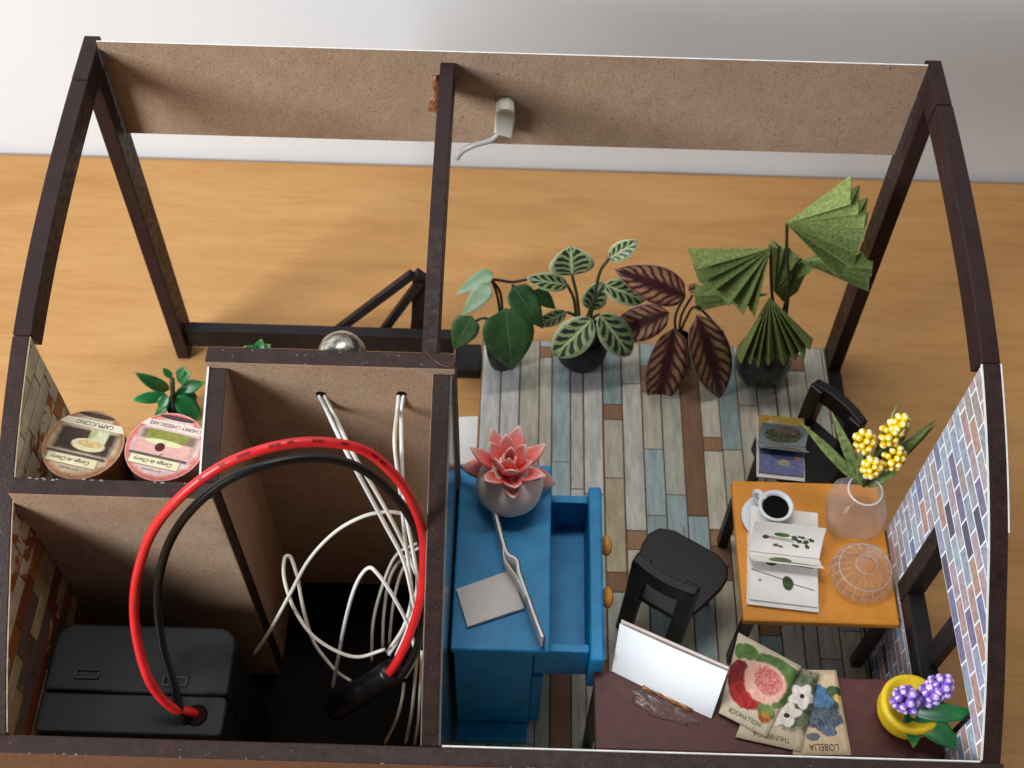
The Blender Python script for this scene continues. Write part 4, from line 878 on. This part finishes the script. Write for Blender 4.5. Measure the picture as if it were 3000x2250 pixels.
ch.location = (3.16, 4.10, 0.006); ch.rotation_euler = (0, 0, math.atan2(-0.52, 0.85))
c2 = copy_tree(ch); c2['label'] = 'black chair carrying an open picture book, behind the table'
c2.location = (6.93, 8.12, 0.006); c2.rotation_euler = (0, 0, math.atan2(0.75, -0.66))

# ------------------------------------------------------------------ things on the table
PORC = soft('white_porcelain', srgb(214, 218, 220), srgb(226, 229, 230), 2, 0.2, 0.5)
tag(obj('saucer', MB().lathe([(0.22, 0.0), (0.30, 0.015), (0.50, 0.07), (0.52, 0.085), (0.50, 0.09), (0.3, 0.045), (0.02, 0.04)], (5.30, 5.62, 2.352), 36), PORC, smooth=True), 'white saucer under the coffee cup', 'saucer')
t = thing('coffee_cup', 'white cup of black coffee on a saucer at the table corner', 'cup', (5.36, 5.66, 2.40))
obj('bowl', MB().lathe([(0.17, 0.0), (0.20, 0.04), (0.28, 0.2), (0.335, 0.42), (0.35, 0.47), (0.30, 0.47), (0.27, 0.43), (0.22, 0.2)], (5.40, 5.66, 2.395), 32, cap1=False), PORC, t, True)
obj('coffee', MB().lathe([(0.262, 0.40), (0.01, 0.40)], (5.40, 5.66, 2.395), 28, cap0=False), NT('black_coffee').fin(srgb(5, 4, 3), 0.12, 0.1), t)
obj('handle', MB().tube(catmull([(5.22, 5.84, 2.80), (5.10, 5.96, 2.84), (5.03, 6.02, 2.72), (5.08, 5.97, 2.58), (5.22, 5.82, 2.52)], 6), 0.05, 10), PORC, t, True)

PAPERM = soft('book_paper', srgb(226, 221, 215), srgb(234, 230, 225), 3, 0.8, 0.2)
def printed(name, b): return picture(name, C_(226, 220, 214), C_(234, 229, 224), b, 3)
g1, g2, dk = C_(62, 92, 44), C_(112, 138, 74), C_(52, 60, 40)
PG_TOP = printed('book_page_sprig', [(0.42, 0.62, 0.12, 0.07, g1, g2, 'o', 0.1, 6, -5), (0.42, 0.50, 0.2, 0.012, dk, g1, 'r', 0.0, 5, -6), (0.42, 0.45, 0.2, 0.010, dk, g1, 'r', 0.0, 5, -10), (0.2, 0.50, 0.05, 0.07, C_(70, 44, 32), C_(96, 64, 48), 'o', 0.2, 6, 0),
    (0.60, 0.56, 0.05, 0.09, dk, g1, 'f', 0.25, 20, 10), (0.67, 0.47, 0.05, 0.09, dk, g1, 'f', 0.25, 20, 40), (0.70, 0.60, 0.045, 0.08, dk, g1, 'f', 0.25, 20, 60), (0.77, 0.46, 0.05, 0.09, dk, g1, 'f', 0.25, 22, 0), (0.84, 0.54, 0.045, 0.08, dk, g1, 'f', 0.25, 22, 25), (0.64, 0.31, 0.045, 0.08, dk, g1, 'f', 0.25, 22, 50), (0.80, 0.32, 0.04, 0.08, dk, g1, 'f', 0.25, 22, 15), (0.36, 0.27, 0.05, 0.06, dk, C_(130, 140, 110), 'f', 0.4, 24, 0), (0.43, 0.24, 0.04, 0.05, dk, C_(130, 140, 110), 'f', 0.4, 24, 30)])
PG_MID = printed('book_page_leaf', [(0.42, 0.55, 0.17, 0.30, C_(90, 106, 68), C_(110, 124, 84), 'o', 0.25, 5, -12), (0.68, 0.36, 0.26, 0.11, C_(92, 108, 70), C_(112, 126, 88), 'o', 0.1, 5, -14), (0.18, 0.72, 0.13, 0.012, C_(150, 146, 110), C_(150, 146, 110), 'r', 0, 5, -6)])
PG_LOW = printed('book_page_stem', [(0.32, 0.88, 0.10, 0.12, dk, g1, 'o', 0.2, 6, -8), (0.55, 0.84, 0.40, 0.010, dk, C_(90, 70, 60), 'r', 0, 5, -5), (0.30, 0.55, 0.30, 0.010, dk, C_(90, 70, 60), 'r', 0, 5, -18), (0.76, 0.38, 0.2, 0.010, dk, C_(90, 70, 60), 'r', 0, 5, -14), (0.56, 0.42, 0.085, 0.16, dk, g1, 'o', 0.25, 6, 5), (0.15, 0.42, 0.02, 0.03, C_(100, 94, 90), C_(110, 104, 98), 'o', 0, 5, 0)])
PG_UP = printed('book_page_twig', [(0.42, 0.4, 0.05, 0.22, dk, g1, 'o', 0.1, 6, -25), (0.5, 0.22, 0.12, 0.04, dk, C_(70, 60, 46), 'o', 0.6, 9, -8)])
def open_book(name, label, c, ang, w, h, z, mats, lift, cover, group=None):
    """book lying open: block of leaves below, two leaves standing in a V above the fold"""
    t = thing(name, label, 'book', (c[0], c[1], z), group)
    ca, sa = math.cos(ang), math.sin(ang)
    P = lambda u, v, zz: (c[0]+u*ca-v*sa, c[1]+u*sa+v*ca, z+zz)
    up, low, top, mid = mats
    obj('cover', MB().prism([P(a_, b_, 0)[:2] for a_, b_ in ((-w/2-.02, -h/2-.03), (w/2+.02, -h/2-.03), (w/2+.02, h/2+.03), (-w/2-.02, h/2+.03))], 'z', z+0.002, z+0.04), cover, t)
    obj('page', MB().quad_sheet(P(-w/2, -h/2-.05, 0.06), P(w/2, -h/2-.05, 0.06), P(w/2, 0, 0.07), P(-w/2, 0, 0.07), lift=lambda u, v: 0.03*math.sin(v*3.1)), PAPERM, t, solid=0.03)
    obj('page', MB().quad_sheet(P(-w/2+.01, -h/2+.03, 0.12), P(w/2-.02, -h/2+.03, 0.12), P(w/2-.02, -.02, 0.13), P(-w/2+.01, -.02, 0.13), lift=lambda u, v: 0.04*math.sin(v*3.1)), low, t, solid=0.012)
    obj('page', MB().quad_sheet(P(-w/2, 0.0, 0.10), P(w/2, 0.0, 0.10), P(w/2, h/2, 0.16), P(-w/2, h/2, 0.16), lift=lambda u, v: 0.05*math.sin(v*3.1)), up, t, solid=0.03)
    obj('page', MB().quad_sheet(P(-w/2-.02, 0.02, 0.16), P(w/2+.02, 0.02, 0.16), P(w/2+.06, 0.22*h, lift), P(-w/2+.02, 0.22*h, lift), lift=lambda u, v: -0.05*math.sin(v*3.1)), top, t, solid=0.016)
    obj('page', MB().quad_sheet(P(-w/2+.02, -0.16*h, lift*0.75), P(w/2+.05, -0.16*h, lift*0.75), P(w/2+.02, 0.0, 0.16), P(-w/2-.02, 0.0, 0.16), lift=lambda u, v: -0.04*math.sin(v*3.1)), mid, t, solid=0.016)
    return t
open_book('open_book', 'open white botanical book with green leaf pictures on the orange table', (5.53, 4.74), R(-5.5), 1.34, 2.05, 2.352, (PG_UP, PG_LOW, PG_TOP, PG_MID), 0.62, PAPERM, 'open picture books')
PY = picture('book_page_yellow', C_(148, 118, 44), C_(168, 138, 60), [(0.3, 0.55, 0.14, 0.3, C_(186, 160, 140), C_(150, 120, 100), 'o', 0.4, 8, 0), (0.5, 0.4, 0.3, 0.2, C_(66, 44, 34), C_(120, 90, 50), 'o', 0.9, 14, 0)])
PGREY = picture('book_page_grey', C_(120, 128, 128), C_(140, 148, 150), [(0.5, 0.45, 0.4, 0.4, C_(60, 60, 42), C_(92, 96, 70), 'o', 0.9, 9, 0), (0.55, 0.7, 0.3, 0.2, C_(140, 126, 120), C_(88, 60, 44), 'o', 0.8, 12, 0)])
PBL = picture('book_page_blue', C_(88, 92, 134), C_(116, 120, 156), [(0.55, 0.7, 0.35, 0.25, C_(50, 50, 96), C_(80, 84, 128), 'o', 0.9, 14, 0), (0.55, 0.4, 0.15, 0.12, C_(140, 134, 110), C_(160, 150, 120), 'o', 0.5, 9, 0), (0.85, 0.6, 0.08, 0.1, C_(130, 90, 80), C_(150, 110, 90), 'o', 0.4, 9, 0)])
open_book('open_book', 'open book with yellow, grey and blue picture pages on the black chair', (5.92, 7.72), R(-5), 0.98, 1.46, 1.615, (PY, PBL, PGREY, PGREY), 0.5, CARDG, 'open picture books')

FROST = m_glass('frosted_glass', (0.60, 0.62, 0.66, 1), 0.91, 0.12)
CLEAR = m_glass('clear_glass', (0.5, 0.48, 0.46, 1), 0.96, 0.04)
t = thing('flower_vase', 'frosted glass jar of yellow flowers and narrow green leaves on the table', 'vase', (7.02, 5.72, 2.352))
m = MB(); prof = [(0.52, 0.0), (0.57, 0.05), (0.58, 0.3), (0.56, 0.66), (0.47, 0.86), (0.34, 0.95), (0.31, 1.05), (0.35, 1.12)]
n = 48; k0 = 0
m.lathe(prof, (0, 0, 0), n, cap0=True, cap1=False)
for i, (x, y, z) in enumerate(m.v):
    a_ = math.atan2(y, x); r_ = math.hypot(x, y); sq = 1-0.10*math.cos(4*a_+0.3)*(1 if z < 0.8 else 0.2); m.v[i] = (7.02+r_*sq*math.cos(a_), 5.72+r_*sq*math.sin(a_), 2.353+z)
obj('jar', m, FROST, t, True)
GLEAM0 = m_glass('bright_jar_rim', (0.92, 0.92, 0.92, 1), 0.5, 0.05)
obj('rim', MB().tube([(7.02+0.33*math.cos(2*math.pi*i/24), 5.72+0.33*math.sin(2*math.pi*i/24), 3.47) for i in range(25)], 0.018, 6), GLEAM0, t, True)
for b, tp_, w in PT['vaseleaf']:
    obj('leaf', MB().leaf((b[0], b[1], b[2]), tp_, w*0.78, (-0.29, -0.49, 0.82), 0.04, 0.12, shape=0.8, nv=10, nu=4), LGRASS, t, True, solid=0.014)
def pearl(base, tip, col, hilite):
    m1 = NT(base).fin(col, 0.35, 0.5); m1.node_tree.nodes['Principled BSDF'].inputs['Subsurface Weight'].default_value = 0.1
    return [m1, NT(tip).fin(hilite, 0.3, 0.5)]
YEL, PUR = pearl('yellow_bead', 'bead_highlight', srgb(238, 200, 16), srgb(248, 240, 196)), pearl('violet_bead', 'violet_bead_highlight', srgb(132, 96, 190), srgb(206, 184, 232))
def cluster(t, b, c, r, mats, seed, stemr=0.025, br=0.075):
    rr = random.Random(seed); m = MB(); C = Vector(c); ax = (C-Vector(b)).normalized()
    for i in range(24):
        z = 1-2*(i+0.5)/24; a_ = i*2.39996; d = Vector((math.sqrt(1-z*z)*math.cos(a_), math.sqrt(1-z*z)*math.sin(a_), z))
        p = C+d*(r-br*0.6)*rr.uniform(0.85, 1.1)+ax*(0.35*r*d.dot(ax))
        m.ball(p, br*rr.uniform(0.8, 1.15), 8, 0, cap=(d+Vector((-.25, -.3, .45)), 0.84, 1))  # pale cap tilted up and left: each bead's highlight painted on
    obj('flower_cluster', m, mats, t, True)
    obj('stem', MB().tube([b, c], stemr, 6), STEM, t, True)
for i, (b, c, r) in enumerate(PT['mimosa']): cluster(t, b, c, r, YEL, i)
FLUTE = m_glass('fluted_glass', (0.50, 0.48, 0.46, 1), 0.93, 0.05)
t = thing('glass_dome', 'clear ribbed glass lid with a knob on the orange table', 'glass lid', (7.02, 4.42, 2.352))
obj('bowl', MB().lathe([(0.56, 0.0), (0.61, 0.05), (0.63, 0.16), (0.59, 0.30), (0.47, 0.42), (0.30, 0.50), (0.17, 0.52)], (7.02, 4.42, 2.354), 80, ribs=(0.04, 20), cap1=False), FLUTE, t, False)
obj('knob', MB().lathe([(0.17, 0.0), (0.21, 0.06), (0.20, 0.20), (0.17, 0.30), (0.15, 0.40), (0.18, 0.48), (0.17, 0.55), (0.02, 0.57)], (7.02, 4.42, 2.86), 12, cap0=False), FLUTE, t, True)
GLEAM = m_glass('glass_edge_glint', (0.80, 0.78, 0.76, 1), 0.72, 0.05)  # whiter, less clear glass for thin tubes that draw the glints on the lid
for k in range(20):
    a_ = 2*math.pi*(k+0.5)/20
    obj('facet_glint', MB().tube([(7.02+r*0.965*math.cos(a_), 4.42+r*0.965*math.sin(a_), 2.356+z) for r, z in ((0.61, 0.05), (0.63, 0.16), (0.59, 0.30), (0.47, 0.42), (0.30, 0.50))], [0.005, 0.008, 0.008, 0.005, 0.003], 4), GLEAM, t, True)
for rr_, zz in ((0.50, 0.40), (0.2, 0.52)): obj('ring', MB().tube([(7.02+rr_*math.cos(2*math.pi*i/40), 4.42+rr_*math.sin(2*math.pi*i/40), 2.356+zz) for i in range(41)], 0.010, 5), GLEAM, t, True)
obj('base_ring', MB().tube([(7.02+0.46*math.cos(2*math.pi*i/36), 4.42+0.46*math.sin(2*math.pi*i/36), 2.385) for i in range(37)], 0.028, 6), CLEAR, t, True)

# ------------------------------------------------------------------ desk along the rear wall
WINE = soft('wine_brown_paint', srgb(72, 34, 32), srgb(86, 44, 42), 4, 0.5, 0.35, 0.1, 30)
t = thing('work_bench', 'long wine-brown bench top along the rear wall', 'bench', (4.7, 1.2, 0.006))
obj('bench_top', MB().box((1.70, 0.50, 3.32), (7.66, 1.90, 3.50)), WINE, t, bevel=0.03)
for lx, ly in ((1.82, 0.64), (7.5, 0.64), (1.82, 1.72), (7.5, 1.72)):
    obj('leg', MB().box((lx-0.1, ly-0.1, 0.008), (lx+0.1, ly+0.1, 3.315)), BLACKW, t, bevel=0.02)
t = thing('place_card', 'blank white folded card glued upright on the wine-brown bench', 'card', (2.9, 1.55, 3.5))
WC = soft('bright_white_card', srgb(236, 238, 241), srgb(240, 242, 245), 2, 0.7, 0.3)
obj('front_sheet', MB().quad_sheet((2.02, 1.90, 3.505), (3.72, 1.10, 3.505), (3.89, 1.60, 4.42), (2.09, 2.40, 4.42), lift=lambda u, v: 0.02*math.sin(3*u)), WC, t, solid=0.02)
obj('rear_sheet', MB().quad_sheet((2.06, 1.99, 3.505), (3.76, 1.19, 3.505), (3.92, 1.67, 4.43), (2.12, 2.47, 4.43)), soft('card_back_sheet', srgb(206, 190, 182), srgb(216, 202, 194), 2, 0.7, 0.3), t, solid=0.02)
gl = blob('glue_smear', (2.95, 1.28, 3.51), 0.55, 0.16, 0.03, CGLUE, None, 8, 18)
gl.rotation_euler = (0, 0, 0)
bpy.data.objects.remove(gl)
m = MB().ball((0, 0, 0), 1.0, 22)
for i, (x, y, z) in enumerate(m.v):
    a_ = math.atan2(y, x); k = 1+0.12*math.sin(3*a_+1)+0.10*math.sin(7*a_)+0.05*math.sin(11*a_+2)
    X, Y = x*0.62*k, y*0.19*k; m.v[i] = (2.86+X*0.9+Y*0.42, 1.26-X*0.42+Y*0.9, 3.503+max(-0.002, z*0.035*(1+0.5*math.sin(9*x+7*y))))
obj('glue_smear', m, CGLUE, t, True, label='smear of clear glue in front of the card')
m = MB().tube([(2.55+0.85*i/14, 1.625-0.40*i/14+0.01*math.sin(i*1.9), 3.505+0.004*math.sin(i*2.7)) for i in range(15)], [0.05+0.008*math.sin(i*1.7) for i in range(15)], 8)
obj('glue_bead', m, GLUE, t, True, label='amber bead of glue under the card')

# seed packets
def packet(label, quad, z, print_mat, text, tsize, tpos, ink):
    A, B_, C2, D = [Vector((x, y, z+dz)) for x, y, dz in quad]       # near-left, near-right, far-right, far-left
    t = thing('seed_packet', label, 'seed packet', tuple((A+B_+C2+D)/4-Vector((0, 0, 0.0))), 'paper seed packets on the bench')
    obj('envelope', MB().quad_sheet(A, B_, C2, D, 10, 12, lift=lambda u, v: 0.03*math.sin(3.14*u)*math.sin(3.14*v)), print_mat, t, True, solid=0.03)
    e1 = (B_-A).normalized(); e2 = (D-A); nrm = e1.cross(e2).normalized(); e2 = nrm.cross(e1)
    p = A+(B_-A)*tpos[0]+(D-A)*tpos[1]+nrm*0.034
    words('lettering', text, tsize, ink, t, p, Matrix((-e1, -e2, nrm)).transposed().to_euler(), squash=0.8)
    return t
KR, KR2 = C_(190, 176, 150), C_(206, 194, 170)
INK2 = NT('faded_brown_ink').fin(srgb(84, 58, 50), 0.7, 0.2); INK3 = NT('grey_green_ink').fin(srgb(70, 78, 66), 0.7, 0.2)
P1 = picture('hollyhock_print', KR, KR2, [(0.1, 0.80, 0.10, 0.10, C_(84, 110, 60), C_(110, 130, 80), 'o', 0.5, 6, 0), (0.72, 0.84, 0.42, 0.12, C_(58, 88, 44), C_(98, 128, 70), 'o', 0.6, 7, 0), (0.9, 0.62, 0.12, 0.3, C_(72, 104, 52), C_(106, 134, 70), 'o', 0.5, 7, 0), (0.22, 0.84, 0.16, 0.1, C_(72, 104, 52), C_(106, 134, 70), 'o', 0.5, 7, 0),
    (0.18, 0.50, 0.20, 0.22, C_(96, 22, 26), C_(140, 36, 38), 'o', 0.5, 9, 0), (0.38, 0.33, 0.32, 0.16, C_(140, 28, 30), C_(186, 50, 48), 'o', 0.5, 10, 0), (0.80, 0.27, 0.18, 0.10, C_(84, 112, 54), C_(120, 140, 76), 'o', 0.6, 8, 0), (0.82, 0.20, 0.12, 0.08, C_(150, 48, 40), C_(176, 150, 70), 'o', 0.4, 14, 0),
    (0.60, 0.58, 0.37, 0.26, C_(216, 152, 138), C_(232, 190, 170), 'o', 0.3, 16, 0), (0.64, 0.62, 0.24, 0.17, C_(172, 74, 76), C_(222, 150, 136), 'o', 0.7, 26, 0)])
P2 = picture('thunbergia_print', C_(186, 170, 142), C_(200, 186, 158), [(0.60, 0.62, 0.50, 0.42, C_(52, 66, 48), C_(112, 118, 88), 'r', 0.4, 7, 0), (0.28, 0.48, 0.16, 0.28, C_(196, 130, 40), C_(214, 158, 70), 'o', 0.5, 8, 0), (0.80, 0.66, 0.25, 0.17, C_(196, 186, 178), C_(226, 218, 210), 'f', 0.15, 9, 0), (0.62, 0.38, 0.27, 0.16, C_(196, 184, 174), C_(226, 216, 206), 'f', 0.15, 9, 20),
    (0.80, 0.66, 0.04, 0.03, C_(48, 34, 34), C_(60, 44, 40), 'o', 0, 6, 0), (0.64, 0.38, 0.05, 0.03, C_(48, 34, 34), C_(60, 44, 40), 'o', 0, 6, 0)])
P3 = picture('lobelia_print', C_(196, 172, 140), C_(212, 192, 160), [(0.45, 0.55, 0.46, 0.27, C_(42, 44, 52), C_(74, 84, 78), 'o', 0.7, 9, 0), (0.35, 0.74, 0.30, 0.10, C_(48, 92, 150), C_(96, 140, 176), 'o', 0.9, 14, 0), (0.55, 0.62, 0.26, 0.10, C_(44, 84, 128), C_(96, 134, 160), 'o', 1.0, 16, 0), (0.85, 0.74, 0.2, 0.07, C_(52, 74, 56), C_(80, 100, 70), 'o', 0.5, 9, 0), (0.9, 0.66, 0.08, 0.05, C_(206, 170, 70), C_(214, 184, 96), 'o', 0.2, 9, 0),
    (0.6, 0.40, 0.36, 0.14, C_(46, 54, 92), C_(110, 118, 112), 'o', 1.2, 18, 0), (0.65, 0.27, 0.16, 0.07, C_(58, 82, 128), C_(120, 130, 130), 'o', 0.9, 16, 0), (0.35, 0.20, 0.14, 0.05, C_(90, 104, 120), C_(120, 110, 100), 'o', 0.9, 16, 0)])
packet('seed packet with blue flowers, rightmost of the three on the bench', [(5.06, 0.50, 0.012), (6.06, 0.52, 0.012), (5.98, 2.02, 0.02), (5.34, 2.0, 0.03)], 3.505, P3, 'LOBELIA', 0.17, (0.52, 0.085), INK2)
packet('seed packet with white dark-eyed flowers, between the other two', [(4.10, 0.76, 0.055), (5.20, 0.54, 0.055), (5.66, 1.92, 0.08), (4.75, 2.18, 0.09)], 3.505, P2, 'THUNBERGIA', 0.13, (0.50, 0.09), INK2)
packet('seed packet with pink and red blooms, leaning over the bench edge', [(3.84, 1.16, 0.10), (4.62, 0.76, 0.10), (5.34, 2.02, 0.15), (4.28, 2.62, 0.15)], 3.505, P1, 'HOLLYHOCK', 0.125, (0.50, 0.09), INK3)

# yellow pot of purple flowers
t = thing('hyacinth_pot', 'yellow clay pot of purple bead flowers with green leaves, on the bench', 'potted flower', (7.08, 1.28, 3.5))
YPOT = soft('yellow_clay', srgb(206, 172, 20), srgb(222, 190, 34), 4, 0.45, 0.4, 0.2, 16)
obj('pot', MB().lathe([(0.36, 0.0), (0.47, 0.08), (0.51, 0.22), (0.48, 0.32), (0.50, 0.40), (0.53, 0.52), (0.50, 0.60), (0.44, 0.60), (0.36, 0.53), (0.24, 0.49), (0.02, 0.48)], (7.06, 1.26, 3.503), 36), YPOT, t, True)
obj('soil', MB().lathe([(0.27, 0.0), (0.2, 0.02), (0.02, 0.02)], (7.06, 1.26, 4.005), 20), soft('ochre_clay_fill', srgb(150, 104, 40), srgb(176, 132, 56), 8, 0.8, 0.2), t, True)
for i, (b, c, r) in enumerate(PT['hyacinth']): cluster(t, b, c, r, PUR, 40+i, br=0.085)
for b, tp_, w in PT['hleaf']:
    obj('leaf', MB().leaf(b, tp_, w, (0.05, -0.5, 0.85), 0.06, 0.1, shape=0.75), LPLAST, t, True, solid=0.02)

tag(obj('paper_scrap', MB().quad_sheet((-1.16, 7.2, -0.296), (-0.66, 7.2, -0.296), (-0.67, 9.55, -0.29), (-1.22, 9.5, -0.285), 4, 4), CARDW, solid=0.012), 'scrap of white paper on the tabletop between the wire box and the plank floor', 'paper')
